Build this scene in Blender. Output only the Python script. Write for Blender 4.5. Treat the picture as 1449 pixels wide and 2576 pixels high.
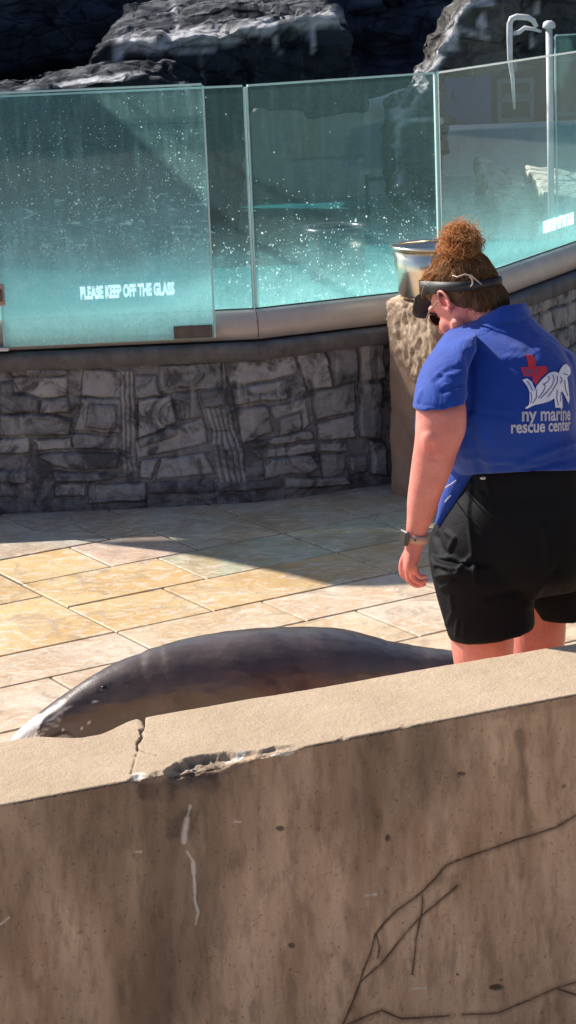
import bpy, bmesh, math, random
import numpy as np
from mathutils import Vector, Matrix
from mathutils.bvhtree import BVHTree
R_ = math.radians
for o in list(bpy.data.objects): bpy.data.objects.remove(o)
SC = bpy.context.scene; COL = SC.collection
# ------------------------------------------------------------------ camera
FP = 5600.0; PIT = R_(14.0); ROLL = R_(2.4); CP = np.array([0, 0, 2.30])
Fv = np.array([0, math.cos(PIT), -math.sin(PIT)]); U0 = np.array([0, math.sin(PIT), math.cos(PIT)]); X0 = np.array([1., 0, 0])
Rv = math.cos(ROLL)*X0 - math.sin(ROLL)*U0; Uv = math.sin(ROLL)*X0 + math.cos(ROLL)*U0
cd = bpy.data.cameras.new('camera'); cam = bpy.data.objects.new('camera', cd); COL.objects.link(cam)
cd.sensor_fit = 'VERTICAL'; cd.sensor_height = 36; cd.sensor_width = 36; cd.lens = 36*FP/2576
cd.clip_start = 0.05; cd.clip_end = 3000
M = Matrix.Identity(4)
for i in range(3):
    M[i][0] = Rv[i]; M[i][1] = Uv[i]; M[i][2] = -Fv[i]; M[i][3] = CP[i]
cam.matrix_world = M
SC.camera = cam
# ------------------------------------------------------------------ world, sun
SUN_AZ = R_(58); SUN_EL = R_(41)        # to the left of, and beyond, the view direction (+Y)
Sd = Vector((-math.sin(SUN_AZ)*math.cos(SUN_EL), math.cos(SUN_AZ)*math.cos(SUN_EL), math.sin(SUN_EL)))
w = bpy.data.worlds.new('World'); SC.world = w; w.use_nodes = True
nt = w.node_tree; bg = nt.nodes['Background']; sky = nt.nodes.new('ShaderNodeTexSky')
sky.sky_type = 'NISHITA'; sky.sun_disc = False; sky.sun_elevation = SUN_EL; sky.sun_rotation = -SUN_AZ
nt.links.new(sky.outputs[0], bg.inputs[0]); bg.inputs[1].default_value = 0.085
sl = bpy.data.lights.new('sun', 'SUN'); sl.energy = 5.0; sl.angle = R_(0.6); sl.color = (1, .93, .82)
so = bpy.data.objects.new('sun', sl); COL.objects.link(so); so.location = (-5, 5, 8)
so.rotation_euler = Sd.to_track_quat('Z', 'Y').to_euler()
SC.view_settings.view_transform = 'Standard'; SC.view_settings.look = 'None'
SC.view_settings.exposure = 0.68; SC.view_settings.gamma = 1
SC.cycles.max_bounces = 8; SC.cycles.transparent_max_bounces = 16

# ------------------------------------------------------------------ helpers
def ray(u, v): return Fv*FP + Rv*(u-724.5) - Uv*(v-1288)
def onZ(u, v, z): d = ray(u, v); return CP + d*((z-CP[2])/d[2])
def W(u, v, y): d = ray(u, v); return CP + d*(y/d[1])
def proj(P):
    D = np.asarray(P)-CP; f = D@Fv
    return 724.5+FP*(D@Rv)/f, 1288-FP*(D@Uv)/f
PX = 1/974.0
def hsh(ix, iy, iz, s=0):
    n = (ix.astype(np.int64)*374761393 + iy.astype(np.int64)*668265263 + iz.astype(np.int64)*1274126177 + s*1442695041) & 0xffffffff
    n = ((n ^ (n >> 13))*1274126177) & 0xffffffff
    n = n ^ (n >> 16)
    return (n & 0xffff)/65535.0
def vnoise(P, s=0):
    P = np.asarray(P, float); i = np.floor(P); f = P-i; f = f*f*(3-2*f); i = i.astype(np.int64)
    r = 0
    for a in (0, 1):
        for b in (0, 1):
            for c in (0, 1):
                wgt = (f[..., 0] if a else 1-f[..., 0])*(f[..., 1] if b else 1-f[..., 1])*(f[..., 2] if c else 1-f[..., 2])
                r = r + wgt*hsh(i[..., 0]+a, i[..., 1]+b, i[..., 2]+c, s)
    return r*2-1
def fbm(P, o=4, s=0):
    P = np.asarray(P, float); r = 0; a = 1.0; t = 0
    for k in range(o):
        r = r + a*vnoise(P*(2**k), s+k*7); t += a; a *= .5
    return r/t
def sstep(a, b, x): t = np.clip((x-a)/(b-a), 0, 1); return t*t*(3-2*t)
def polydist(x, y, pts):
    d = np.full(np.shape(x), 1e9); t_at = np.zeros(np.shape(x)); L = 0
    for (x0, y0), (x1, y1) in zip(pts[:-1], pts[1:]):
        dx, dy = x1-x0, y1-y0; l2 = dx*dx+dy*dy
        t = np.clip(((x-x0)*dx+(y-y0)*dy)/l2, 0, 1)
        dd = np.hypot(x-x0-t*dx, y-y0-t*dy)
        m = dd < d; d = np.where(m, dd, d); t_at = np.where(m, L+t*math.sqrt(l2), t_at); L += math.sqrt(l2)
    return d, t_at/L
def inpoly(x, y, pts):
    c = np.zeros(np.shape(x), bool); n = len(pts)
    for i in range(n):
        x0, y0 = pts[i]; x1, y1 = pts[(i+1) % n]
        if y0 == y1: continue
        c ^= ((y0 > y) != (y1 > y)) & (x < (x1-x0)*(y-y0)/(y1-y0)+x0)
    return c

def tagp(o, label=None, cat=None, group=None, kind=None):
    if label: o['label'] = label
    if cat: o['category'] = cat
    if group: o['group'] = group
    if kind: o['kind'] = kind
    return o
def empty(name, loc, label, cat, group=None):
    o = bpy.data.objects.new(name, None); COL.objects.link(o); o.location = Vector(loc); o.empty_display_size = .1
    return tagp(o, label, cat, group)
def link(name, me, mats, parent=None, smooth=True):
    o = bpy.data.objects.new(name, me); COL.objects.link(o)
    if not isinstance(mats, (list, tuple)): mats = [mats]
    for m in mats: me.materials.append(m)
    if smooth: me.polygons.foreach_set('use_smooth', [True]*len(me.polygons))
    if parent is not None:
        o.parent = parent
        l = Vector((0, 0, 0)); q = parent
        while q is not None: l += q.location; q = q.parent
        o.location = (0, 0, 0)
        me.transform(Matrix.Translation(-l))
    return o
def mk(name, verts, faces, mats, parent=None, smooth=True):
    me = bpy.data.meshes.new(name)
    me.from_pydata([tuple(map(float, v)) for v in verts], [], [tuple(map(int, f)) for f in faces]); me.validate(); me.update()
    return link(name, me, mats, parent, smooth)
def gridmesh(name, P, mat, parent=None, col=None, colname='col', flip=False):
    n, m = P.shape[:2]; idx = np.arange(n*m).reshape(n, m)
    a, b, c, d = idx[:-1, :-1], idx[1:, :-1], idx[1:, 1:], idx[:-1, 1:]
    f = np.stack([a, d, c, b] if flip else [a, b, c, d], -1).reshape(-1, 4)
    me = bpy.data.meshes.new(name); me.vertices.add(n*m); me.vertices.foreach_set('co', P.reshape(-1).astype(np.float32))
    me.loops.add(f.size); me.loops.foreach_set('vertex_index', f.reshape(-1).astype(np.int32))
    me.polygons.add(len(f)); me.polygons.foreach_set('loop_start', np.arange(0, f.size, 4, dtype=np.int32))
    me.update(calc_edges=True); me.validate()
    if col is not None:
        at = me.color_attributes.new(colname, 'FLOAT_COLOR', 'POINT')
        c4 = np.ones((n*m, 4), np.float32); c4[:, :3] = col.reshape(-1, 3); at.data.foreach_set('color', c4.reshape(-1))
    return link(name, me, mat, parent)
class MB:
    def __init__(s): s.v = []; s.f = []
    def add(s, vs, fs):
        b = len(s.v); s.v += [tuple(map(float, v)) for v in vs]; s.f += [tuple(b+i for i in f) for f in fs]
    def box(s, c, sx, sy, sz, ax=None):
        ax = ax or (Vector((1, 0, 0)), Vector((0, 1, 0)), Vector((0, 0, 1))); c = Vector(c); vs = []
        for i in (-1, 1):
            for j in (-1, 1):
                for k in (-1, 1): vs.append(c+ax[0]*(i*sx/2)+ax[1]*(j*sy/2)+ax[2]*(k*sz/2))
        s.add(vs, [(0, 1, 3, 2), (4, 6, 7, 5), (0, 4, 5, 1), (2, 3, 7, 6), (0, 2, 6, 4), (1, 5, 7, 3)])
    def tube(s, pts, rad, n=10, cap=True, flat=1.0, up=None):
        pts = [Vector(p) for p in pts]; rs = rad if isinstance(rad, (list, tuple)) else [rad]*len(pts)
        b = len(s.v); prev = None
        for i, p in enumerate(pts):
            t = (pts[min(i+1, len(pts)-1)]-pts[max(i-1, 0)]).normalized()
            if prev is None: x = t.orthogonal().normalized() if up is None else (Vector(up)-t*t.dot(Vector(up))).normalized()
            else: x = (prev-t*prev.dot(t)).normalized()
            prev = x; y = t.cross(x)
            for k in range(n):
                a = 2*math.pi*k/n; s.v.append(tuple(p+x*(math.cos(a)*rs[i])+y*(math.sin(a)*rs[i]*flat)))
        for i in range(len(pts)-1):
            for k in range(n):
                k2 = (k+1) % n; s.f.append((b+i*n+k, b+i*n+k2, b+(i+1)*n+k2, b+(i+1)*n+k))
        if cap:
            s.f.append(tuple(b+k for k in range(n))[::-1]); e = b+(len(pts)-1)*n; s.f.append(tuple(e+k for k in range(n)))
    def ball(s, c, r, n=16, m=10, ax=None):
        r = r if isinstance(r, (tuple, list)) else (r, r, r); ax = ax or (Vector((1, 0, 0)), Vector((0, 1, 0)), Vector((0, 0, 1))); c = Vector(c); b = len(s.v)
        for i in range(m+1):
            th = math.pi*i/m
            for k in range(n):
                ph = 2*math.pi*k/n
                s.v.append(tuple(c+ax[0]*(r[0]*math.sin(th)*math.cos(ph))+ax[1]*(r[1]*math.sin(th)*math.sin(ph))+ax[2]*(r[2]*math.cos(th))))
        for i in range(m):
            for k in range(n):
                k2 = (k+1) % n; s.f.append((b+i*n+k, b+(i+1)*n+k, b+(i+1)*n+k2, b+i*n+k2))
    def chain(s, pr, n=20):
        """tapered limb with round ends: list of (point, radius)"""
        P = [Vector(p) for p, r in pr]; Rr = [r for p, r in pr]
        pts = []; rs = []
        d0 = (P[0]-P[1]).normalized(); 
        for a in (80, 60, 40, 20): pts.append(P[0]+d0*(Rr[0]*math.sin(R_(a)))); rs.append(Rr[0]*math.cos(R_(a)))
        K = len(P)
        for i in range(K-1):
            for q in range(6):
                t = q/6
                p0, p1, p2, p3 = P[max(i-1, 0)], P[i], P[i+1], P[min(i+2, K-1)]
                pts.append(.5*((2*p1)+(p2-p0)*t+(2*p0-5*p1+4*p2-p3)*t*t+(3*p1-p0-3*p2+p3)*t**3)); tt = t*t*(3-2*t); rs.append(Rr[i]*(1-tt)+Rr[i+1]*tt)
        pts.append(P[-1]); rs.append(Rr[-1]); d1 = (P[-1]-P[-2]).normalized()
        for a in (20, 40, 60, 80): pts.append(P[-1]+d1*(Rr[-1]*math.sin(R_(a)))); rs.append(Rr[-1]*math.cos(R_(a)))
        s.tube(pts, rs, n)
    def rings(s, rl, n=48, sub=4, pw=2.0):
        """rl: list of (centre, ax vector, ay vector); smooth loft, capped"""
        C = np.array([list(r[0])+list(r[1])+list(r[2]) for r in rl], float); K = len(C); out = []
        for i in range(K-1):
            for q in range(sub):
                t = q/sub; p0, p1, p2, p3 = C[max(i-1, 0)], C[i], C[i+1], C[min(i+2, K-1)]
                out.append(.5*((2*p1)+(p2-p0)*t+(2*p0-5*p1+4*p2-p3)*t*t+(3*p1-p0-3*p2+p3)*t**3))
        out.append(C[-1]); b = len(s.v)
        for q in out:
            c, ax, ay = q[:3], q[3:6], q[6:]
            for k in range(n):
                a = 2*math.pi*k/n; ca, sa = math.cos(a), math.sin(a)
                ca = math.copysign(abs(ca)**(2/pw), ca); sa = math.copysign(abs(sa)**(2/pw), sa)
                s.v.append(tuple(c+ax*ca+ay*sa))
        for i in range(len(out)-1):
            for k in range(n):
                k2 = (k+1) % n; s.f.append((b+i*n+k, b+i*n+k2, b+(i+1)*n+k2, b+(i+1)*n+k))
        s.f.append(tuple(b+k for k in range(n))[::-1]); e = b+(len(out)-1)*n; s.f.append(tuple(e+k for k in range(n)))
    def build(s, name, mats, parent=None, smooth=True): return mk(name, s.v, s.f, mats, parent, smooth)
def voxmesh(mb, voxel, smooth=4, name='m', fac=.5):
    me = bpy.data.meshes.new('tmp'); me.from_pydata(mb.v, [], mb.f); me.update()
    o = bpy.data.objects.new('tmp', me); COL.objects.link(o)
    bm = bmesh.new(); bm.from_mesh(me); bmesh.ops.recalc_face_normals(bm, faces=bm.faces); bm.to_mesh(me); bm.free()
    r = o.modifiers.new('r', 'REMESH'); r.mode = 'VOXEL'; r.voxel_size = voxel; r.use_smooth_shade = True
    if smooth:
        q = o.modifiers.new('s', 'SMOOTH'); q.factor = fac; q.iterations = smooth
    dg = bpy.context.evaluated_depsgraph_get(); dg.update()
    res = bpy.data.meshes.new_from_object(o.evaluated_get(dg)); res.name = name
    bpy.data.objects.remove(o); bpy.data.meshes.remove(me)
    return res
def getco(me): a = np.empty(len(me.vertices)*3, np.float32); me.vertices.foreach_get('co', a); return a.reshape(-1, 3).astype(float)
def getno(me): a = np.empty(len(me.vertices)*3, np.float32); me.vertices.foreach_get('normal', a); return a.reshape(-1, 3).astype(float)
def setco(me, a): me.vertices.foreach_set('co', a.astype(np.float32).reshape(-1)); me.update()
def setcol(me, c, name='col'):
    at = me.color_attributes.new(name, 'FLOAT_COLOR', 'POINT'); c4 = np.ones((len(c), 4), np.float32); c4[:, :3] = c; at.data.foreach_set('color', c4.reshape(-1))

# ------------------------------------------------------------------ materials
class N:
    def __init__(s, name):
        s.m = bpy.data.materials.new(name); s.m.use_nodes = True; s.t = s.m.node_tree; s.p = s.t.nodes['Principled BSDF']; s.o = s.t.nodes['Material Output']
        s.tc = s.n('ShaderNodeTexCoord')
    def n(s, t, **k):
        q = s.t.nodes.new(t)
        for a, b in k.items(): setattr(q, a, b)
        return q
    def l(s, a, b): s.t.links.new(a, b)
    def noise(s, scale, detail=6, rough=.55, vec=None, dist=0, stretch=None):
        q = s.n('ShaderNodeTexNoise'); q.inputs['Scale'].default_value = scale; q.inputs['Detail'].default_value = detail; q.inputs['Roughness'].default_value = rough; q.inputs['Distortion'].default_value = dist
        v = vec or s.tc.outputs['Object']
        if stretch:
            mp = s.n('ShaderNodeMapping'); mp.inputs['Scale'].default_value = stretch; s.l(v, mp.inputs[0]); v = mp.outputs[0]
        s.l(v, q.inputs['Vector']); return q.outputs['Fac']
    def voro(s, scale, feat='F1', vec=None, stretch=None, rnd=1):
        q = s.n('ShaderNodeTexVoronoi', feature=feat); q.inputs['Scale'].default_value = scale; q.inputs['Randomness'].default_value = rnd
        v = vec or s.tc.outputs['Object']
        if stretch:
            mp = s.n('ShaderNodeMapping'); mp.inputs['Scale'].default_value = stretch; s.l(v, mp.inputs[0]); v = mp.outputs[0]
        s.l(v, q.inputs['Vector']); return q.outputs['Distance']
    def ramp(s, fac, *st, interp='LINEAR'):
        q = s.n('ShaderNodeValToRGB'); q.color_ramp.interpolation = interp; e = q.color_ramp.elements
        while len(e) < len(st): e.new(.5)
        for i, (p, c) in enumerate(st):
            e[i].position = p; c = (c, c, c) if isinstance(c, (int, float)) else c; e[i].color = (*c, 1)
        s.l(fac, q.inputs[0]); return q.outputs['Color']
    def mix(s, fac, a, b, mode='MIX'):
        q = s.n('ShaderNodeMix', data_type='RGBA', blend_type=mode)
        for v, i in ((fac, 0), (a, 6), (b, 7)):
            if isinstance(v, (int, float)): q.inputs[i].default_value = v if i == 0 else (v, v, v, 1)
            elif isinstance(v, tuple): q.inputs[i].default_value = (*v, 1)
            else: s.l(v, q.inputs[i])
        return q.outputs[2]
    def math(s, op, a, b=0.0, clamp=False):
        q = s.n('ShaderNodeMath', operation=op, use_clamp=clamp)
        for v, i in ((a, 0), (b, 1)):
            if isinstance(v, (int, float)): q.inputs[i].default_value = v
            else: s.l(v, q.inputs[i])
        return q.outputs[0]
    def attr(s, name='col'): q = s.n('ShaderNodeAttribute', attribute_name=name); return q.outputs['Color']
    def sepz(s, which='Object'):
        q = s.n('ShaderNodeSeparateXYZ'); s.l(s.tc.outputs[which], q.inputs[0]); return q.outputs
    def nz(s):
        g = s.n('ShaderNodeNewGeometry'); q = s.n('ShaderNodeSeparateXYZ'); s.l(g.outputs['Normal'], q.inputs[0]); return q.outputs['Z']
    def bump(s, h, strength=.4, dist=.01, prev=None):
        q = s.n('ShaderNodeBump'); q.inputs['Strength'].default_value = strength; q.inputs['Distance'].default_value = dist; s.l(h, q.inputs['Height'])
        if prev is not None: s.l(prev, q.inputs['Normal'])
        s.l(q.outputs[0], s.p.inputs['Normal']); return q.outputs[0]
    def base(s, c):
        if isinstance(c, tuple): s.p.inputs['Base Color'].default_value = (*c, 1)
        else: s.l(c, s.p.inputs['Base Color'])
    def set(s, **k):
        for a, b in k.items():
            nm = {'rough': 'Roughness', 'metal': 'Metallic', 'spec': 'Specular IOR Level', 'coat': 'Coat Weight', 'coatr': 'Coat Roughness', 'sss': 'Subsurface Weight', 'sheen': 'Sheen Weight'}[a]
            if isinstance(b, (int, float)): s.p.inputs[nm].default_value = b
            else: s.l(b, s.p.inputs[nm])
        return s
def simple(name, c, rough=.5, metal=0, var=.15, scale=20, bump=.1, **k):
    m = N(name); f = m.noise(scale); lo = tuple(x*(1-var) for x in c); hi = tuple(min(1, x*(1+var)) for x in c)
    m.base(m.ramp(f, (.3, lo), (.7, hi))); m.set(rough=rough, metal=metal, **k)
    if bump: m.bump(m.noise(scale*4), bump, .004)
    return m.m

# travertine paving
m = N('paving'); c = m.attr()
big = m.noise(3.2, 5, .6, dist=.6); vein = m.noise(7, 8, .65, dist=1.2, stretch=(1, 1.6, 1)); fine = m.noise(60, 5, .7)
wash = m.noise(2.0, 4, .6)
a1 = m.mix(m.ramp(vein, (.35, 0), (.72, 1)), c, m.mix(.55, c, (.60, .42, .30)))
a2 = m.mix(m.ramp(big, (.44, 0), (.58, .9)), a1, m.mix(.55, c, (.50, .27, .10)))
a3 = m.mix(m.ramp(m.noise(14, 7, .7, dist=.8), (.52, 0), (.75, .45)), a2, (.33, .30, .25))
a4 = m.mix(m.ramp(m.noise(8, 7, .65, dist=2.2, stretch=(1, 1.8, 1)), (.50, 0), (.59, .7)), a3, (.70, .61, .51)); a4 = m.mix(m.ramp(m.noise(6, 7, .7, dist=1.0), (.53, 0), (.63, .6)), a4, (.33, .24, .17))
a5 = m.mix(m.ramp(fine, (.3, .2), (.5, 0)), a4, (.22, .17, .11))
a5 = m.mix(.16, a5, (.25, .2, .15)); m.base(a5); m.set(rough=m.ramp(wash, (.4, .42), (.6, .7)), spec=.35)
b = m.bump(m.noise(18, 8, .65, dist=.7), .35, .006); m.bump(m.ramp(m.noise(45, 4, .6), (.36, 0), (.44, 1)), .35, .003, b)
PAVING = m.m
GROUT = simple('grout', (.07, .062, .055), .9, scale=40)
# near wall concrete: col = painted dirt (r), white lime (g), crack (b)
m = N('concrete'); a = m.attr(); sp = m.n('ShaderNodeSeparateColor'); m.l(a, sp.inputs[0])
agg = m.voro(420); sand = m.noise(140, 5, .7); mot = m.noise(4, 6, .6)
basec = m.mix(m.ramp(mot, (.35, 0), (.7, 1)), (.43, .325, .225), (.52, .40, .29))
basec = m.mix(m.ramp(sand, (.3, .45), (.55, 0)), basec, (.27, .19, .13))
basec = m.mix(m.ramp(m.noise(260, 2, .5), (.62, 0), (.72, .6)), basec, (.66, .56, .46))
mask = m.attr('side'); streak = m.noise(5, 7, .62, stretch=(2.0, 2.0, .42)); str2 = m.noise(22, 6, .65, stretch=(1.6, 1.6, .5))
side = m.mix(m.ramp(streak, (.33, 0), (.68, 1)), (.42, .255, .155), (.78, .53, .36))
side = m.mix(m.ramp(str2, (.36, .38), (.52, 0)), side, (.15, .095, .06))
side = m.mix(m.ramp(m.noise(45, 6, .75), (.55, 0), (.70, .5)), side, (.46, .30, .18)); side = m.mix(m.ramp(m.noise(95, 4, .7), (.60, 0), (.68, .6)), side, (.10, .06, .04))
basec = m.mix(mask, basec, side)
basec = m.mix(sp.outputs[0], basec, (.045, .036, .032)); basec = m.mix(sp.outputs[1], basec, (.72, .68, .64)); basec = m.mix(sp.outputs[2], basec, (.085, .05, .035))
m.base(basec); m.set(rough=.88, spec=.25); b = m.bump(m.noise(160, 4, .7), .7, .004); m.bump(m.noise(24, 7, .7), .5, .008, b)
CONCRETE = m.m
# carved rock wall
m = N('carved_stone'); c = m.attr(); sp = m.n('ShaderNodeSeparateColor'); m.l(c, sp.inputs[0])
t = m.mix(m.ramp(m.noise(9, 7, .65, dist=.5), (.3, 0), (.7, 1)), (.065, .070, .086), (.235, .24, .265))
t = m.mix(sp.outputs[0], t, m.mix(m.noise(20, 6), (.18, .185, .205), (.47, .475, .50)))
t = m.mix(m.ramp(m.noise(16, 6, .6, stretch=(2.5, 2.5, .25)), (.55, 0), (.72, .55)), t, (.40, .385, .37))
t = m.mix(m.ramp(m.noise(7, 8, .7, dist=1), (.48, 0), (.60, .85)), t, (.045, .046, .056)); t = m.mix(sp.outputs[2], t, (.028, .029, .038)); t = m.mix(sp.outputs[1], t, (.42, .40, .38))
m.base(t); m.set(rough=.75, spec=.3); b = m.bump(m.noise(40, 7, .7), .5, .01); CARVED = m.m
def rockmat(name, lo, hi, white=.6, nzlo=.35, wcol=(.72, .73, .78)):
    m = N(name); f = m.noise(3.2, 9, .68, dist=.4); t = m.ramp(f, (.3, lo), (.7, hi))
    t = m.mix(m.ramp(m.noise(12, 6, .6, stretch=(2.2, 2.2, .22)), (.58, 0), (.72, .45*white)), t, wcol)
    t = m.mix(m.ramp(m.voro(2.2, 'DISTANCE_TO_EDGE', stretch=(1, 1, 1.7)), (.0, .75), (.035, 0)), t, (.012, .013, .02))
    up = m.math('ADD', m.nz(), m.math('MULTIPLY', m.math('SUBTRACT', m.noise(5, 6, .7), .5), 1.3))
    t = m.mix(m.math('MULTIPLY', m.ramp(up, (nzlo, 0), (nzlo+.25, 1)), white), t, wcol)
    a = m.attr(); sp = m.n('ShaderNodeSeparateColor'); m.l(a, sp.inputs[0])
    t = m.mix(sp.outputs[1], t, wcol)
    m.base(t); m.set(rough=.85, spec=.2); b = m.bump(m.noise(7, 10, .75), .9, .06); b = m.bump(m.ramp(m.voro(3.5, 'DISTANCE_TO_EDGE', stretch=(1, 1, 2.2)), (.0, 0), (.12, 1)), .7, .05, b); b = m.bump(m.voro(9, 'F1', stretch=(1, 1, 2)), .5, .03, b); m.bump(m.noise(50, 5, .7), .4, .01, b)
    return m.m
CLIFF = rockmat('cliff_rock', (.014, .020, .042), (.060, .075, .125), .10, .75)
LEDGE = rockmat('ledge_rock', (.009, .012, .018), (.048, .056, .074), .14, .9)
SPIRE = rockmat('spire_rock', (.035, .037, .040), (.17, .165, .155), .3, .85)
PALE = rockmat('pale_rock', (.55, .52, .44), (.8, .78, .68), .2, .8)
m = N('pillar_rock'); c = m.attr(); f = m.noise(24, 8, .7, dist=.9)
t = m.mix(m.ramp(f, (.35, 0), (.62, 1)), (.24, .15, .10), (.74, .53, .38)); t2 = m.mix(m.ramp(m.noise(6, 6, .6), (.3, 0), (.7, 1)), (.28, .17, .12), (.42, .27, .20))
m.base(m.mix(c, t2, t)); m.set(rough=.8, spec=.3); m.bump(m.noise(40, 8, .75), .6, .012); PILLAR = m.m
m = N('ledge_coping'); m.base(m.ramp(m.noise(12, 7, .7), (.3, (.06, .058, .065)), (.7, (.16, .155, .165)))); m.set(rough=.7); m.bump(m.noise(60, 6, .7), .4, .006); COPING = m.m
m = N('tan_render'); f = m.noise(3, 7, .6); t = m.ramp(f, (.3, (.66, .63, .59)), (.7, (.80, .77, .72)))
t = m.mix(m.ramp(m.noise(5, 6, .6, stretch=(2, 2, .2)), (.5, 0), (.7, .3)), t, (.36, .32, .29)); m.base(t); m.set(rough=.85); m.bump(m.noise(25, 6), .3, .01); TANWALL = m.m
STEEL = simple('steel', (.84, .76, .64), .24, 1, .08, 8, .05)
ALU = simple('pale_metal', (.50, .45, .42), .42, .15, .1, 10, .06)
DARKMET = simple('dark_metal', (.10, .095, .10), .45, .5, .2, 30, .1)
SEAL_LINE = simple('rubber', (.03, .035, .04), .6)
WHITEPAINT = simple('white_paint', (.62, .64, .66), .4)
PINKPL = simple('latch_paint', (.45, .30, .30), .5)
BLUEP = simple('blue_panel', (.02, .085, .24), .5)
DARKP = simple('dark_window', (.02, .03, .045), .25)
TEALFR = simple('teal_frame', (.10, .17, .20), .5)
CANVAS = simple('canvas', (.20, .22, .25), .8)
# pool water
m = N('pool_water'); f = m.noise(1.6, 4, .5); m.base(m.ramp(f, (.3, (.012, .13, .16)), (.7, (.03, .24, .27)))); m.set(rough=.08, spec=.5)
b = m.bump(m.noise(7, 4, .55, dist=.5, stretch=(1, 1.4, 1)), .35, .05); m.bump(m.noise(30, 3, .5), .2, .01, b); WATER = m.m
# glass panes
def glass(name, film=.5, drops=.5, tint=(.80, .93, .93), hz=1.0, seed=0.0, body=.04, drp=.30, tcol_=(.45, .92, .94), smr=.15):
    m = N(name); t = m.t; t.nodes.remove(m.p)
    uvz = m.sepz('Object')
    tr = m.n('ShaderNodeBsdfTransparent'); tr.inputs[0].default_value = (*tint, 1)
    gl = m.n('ShaderNodeBsdfGlossy'); gl.inputs['Roughness'].default_value = .03; gl.inputs[0].default_value = (.9, 1, 1, 1)
    tl = m.n('ShaderNodeBsdfTranslucent'); tl.inputs[0].default_value = (.42, .88, .90, 1)
    df = m.n('ShaderNodeBsdfDiffuse'); df.inputs[0].default_value = (.50, .93, .97, 1)
    ms = m.n('ShaderNodeMixShader'); ms.inputs[0].default_value = .45; m.l(tl.outputs[0], ms.inputs[1]); m.l(df.outputs[0], ms.inputs[2])
    off = m.n('ShaderNodeMapping'); off.inputs['Location'].default_value = (seed, seed*.7, 0); m.l(m.tc.outputs['Object'], off.inputs[0]); ov = off.outputs[0]
    # height above the rail in metres drives the dried spray, its aqua tint painting in the glow
    h = m.math('MULTIPLY', m.math('SUBTRACT', uvz['Z'], .845), 1.0/hz)
    wob = m.math('MULTIPLY', m.math('SUBTRACT', m.noise(6, 6, .75, vec=ov), .5), .30)
    hh = m.math('ADD', h, wob)
    grad = m.ramp(hh, (.0, 1.0), (.10, .72), (.24, .34), (.42, .09), (.62, .0))
    rough = m.ramp(m.noise(55, 5, .75, vec=ov, dist=.8), (.35, .55), (.7, 1.0))
    drip = m.ramp(m.noise(26, 5, .6, vec=ov, stretch=(1.6, 1.6, .16)), (.50, .0), (.72, drp))
    drip2 = m.math('MULTIPLY', drip, m.ramp(hh, (.1, .8), (.8, .45)))
    fl = m.math('MULTIPLY', m.math('ADD', m.math('MULTIPLY', grad, rough), drip2), film)
    v1 = m.ramp(m.voro(26, vec=ov), (.0, 1), (.10, 1), (.15, 0)); v1 = m.math('MULTIPLY', v1, m.ramp(m.noise(30, 2, .5, vec=ov), (.50, 0), (.58, 1)))
    v2 = m.ramp(m.voro(75, vec=ov, stretch=(1, 1, .8)), (.0, 1), (.17, 1), (.25, 0)); v2 = m.math('MULTIPLY', v2, m.ramp(m.noise(22, 3, .6, vec=ov), (.48, 0), (.60, 1)))
    dens = m.ramp(hh, (.0, 1), (.25, .92), (.50, .55), (.9, .30))
    pick = m.math('MULTIPLY', m.math('ADD', v1, m.math('MULTIPLY', v2, .8)), m.math('GREATER_THAN', dens, m.noise(90, 1, .5, vec=ov)))
    smear = m.math('MULTIPLY', m.ramp(m.noise(34, 4, .65, vec=ov, dist=.6, stretch=(.45, .45, 1.7)), (.60, 0), (.68, .55)), m.ramp(hh, (.05, .2), (.2, 1), (.42, .9), (.6, 0)))
    run = m.math('MULTIPLY', m.ramp(m.noise(60, 3, .5, vec=ov, stretch=(1.2, 1.2, .07)), (.66, 0), (.72, .5)), m.ramp(m.noise(4, 2, .5, vec=ov), (.45, 0), (.55, 1)))
    dr = m.math('MULTIPLY', m.math('ADD', pick, m.math('ADD', m.math('MULTIPLY', smear, smr), m.math('MULTIPLY', run, smr*.35))), drops, True)
    fac = m.math('ADD', m.math('ADD', fl, dr), body, True)
    m.l(m.mix(dr, tcol_, (.95, 1.0, 1.0)), tl.inputs[0]); m.l(m.mix(dr, tcol_, (.97, 1.0, 1.0)), df.inputs[0])
    m1 = m.n('ShaderNodeMixShader'); m.l(fac, m1.inputs[0]); m.l(tr.outputs[0], m1.inputs[1]); m.l(ms.outputs[0], m1.inputs[2])
    geo = m.n('ShaderNodeNewGeometry'); dp = m.n('ShaderNodeVectorMath', operation='DOT_PRODUCT'); m.l(geo.outputs['Incoming'], dp.inputs[0]); m.l(geo.outputs['Normal'], dp.inputs[1])
    sch = m.math('ADD', m.math('MULTIPLY', m.math('POWER', m.math('SUBTRACT', 1.0, m.math('ABSOLUTE', dp.outputs['Value']), True), 5.0), .9), .04)
    bp = m.n('ShaderNodeBump'); bp.inputs['Strength'].default_value = .1; bp.inputs['Distance'].default_value = .002; m.l(m.noise(9, 2, .5, vec=ov), bp.inputs['Height']); m.l(bp.outputs[0], gl.inputs['Normal'])
    m2 = m.n('ShaderNodeMixShader'); m.l(m.math('MULTIPLY', sch, .32), m2.inputs[0]); m.l(m1.outputs[0], m2.inputs[1]); m.l(gl.outputs[0], m2.inputs[2])
    m.l(m2.outputs[0], m.o.inputs[0]); return m.m
G_FRONT = glass('spray_glass', .82, 1.0, (.90, .95, .96), seed=3.1, body=.05, hz=1.15, drp=.22, tcol_=(.56, .95, .97), smr=.6)
G_MID = glass('wet_glass', .62, 1.0, (.92, .95, .955), seed=7.7, body=.03, hz=.62, drp=.06)
G_RIGHT = glass('clear_wet_glass', .50, .12, (.94, .98, .97), seed=1.3, body=.008, hz=.95, drp=.02)
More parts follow.
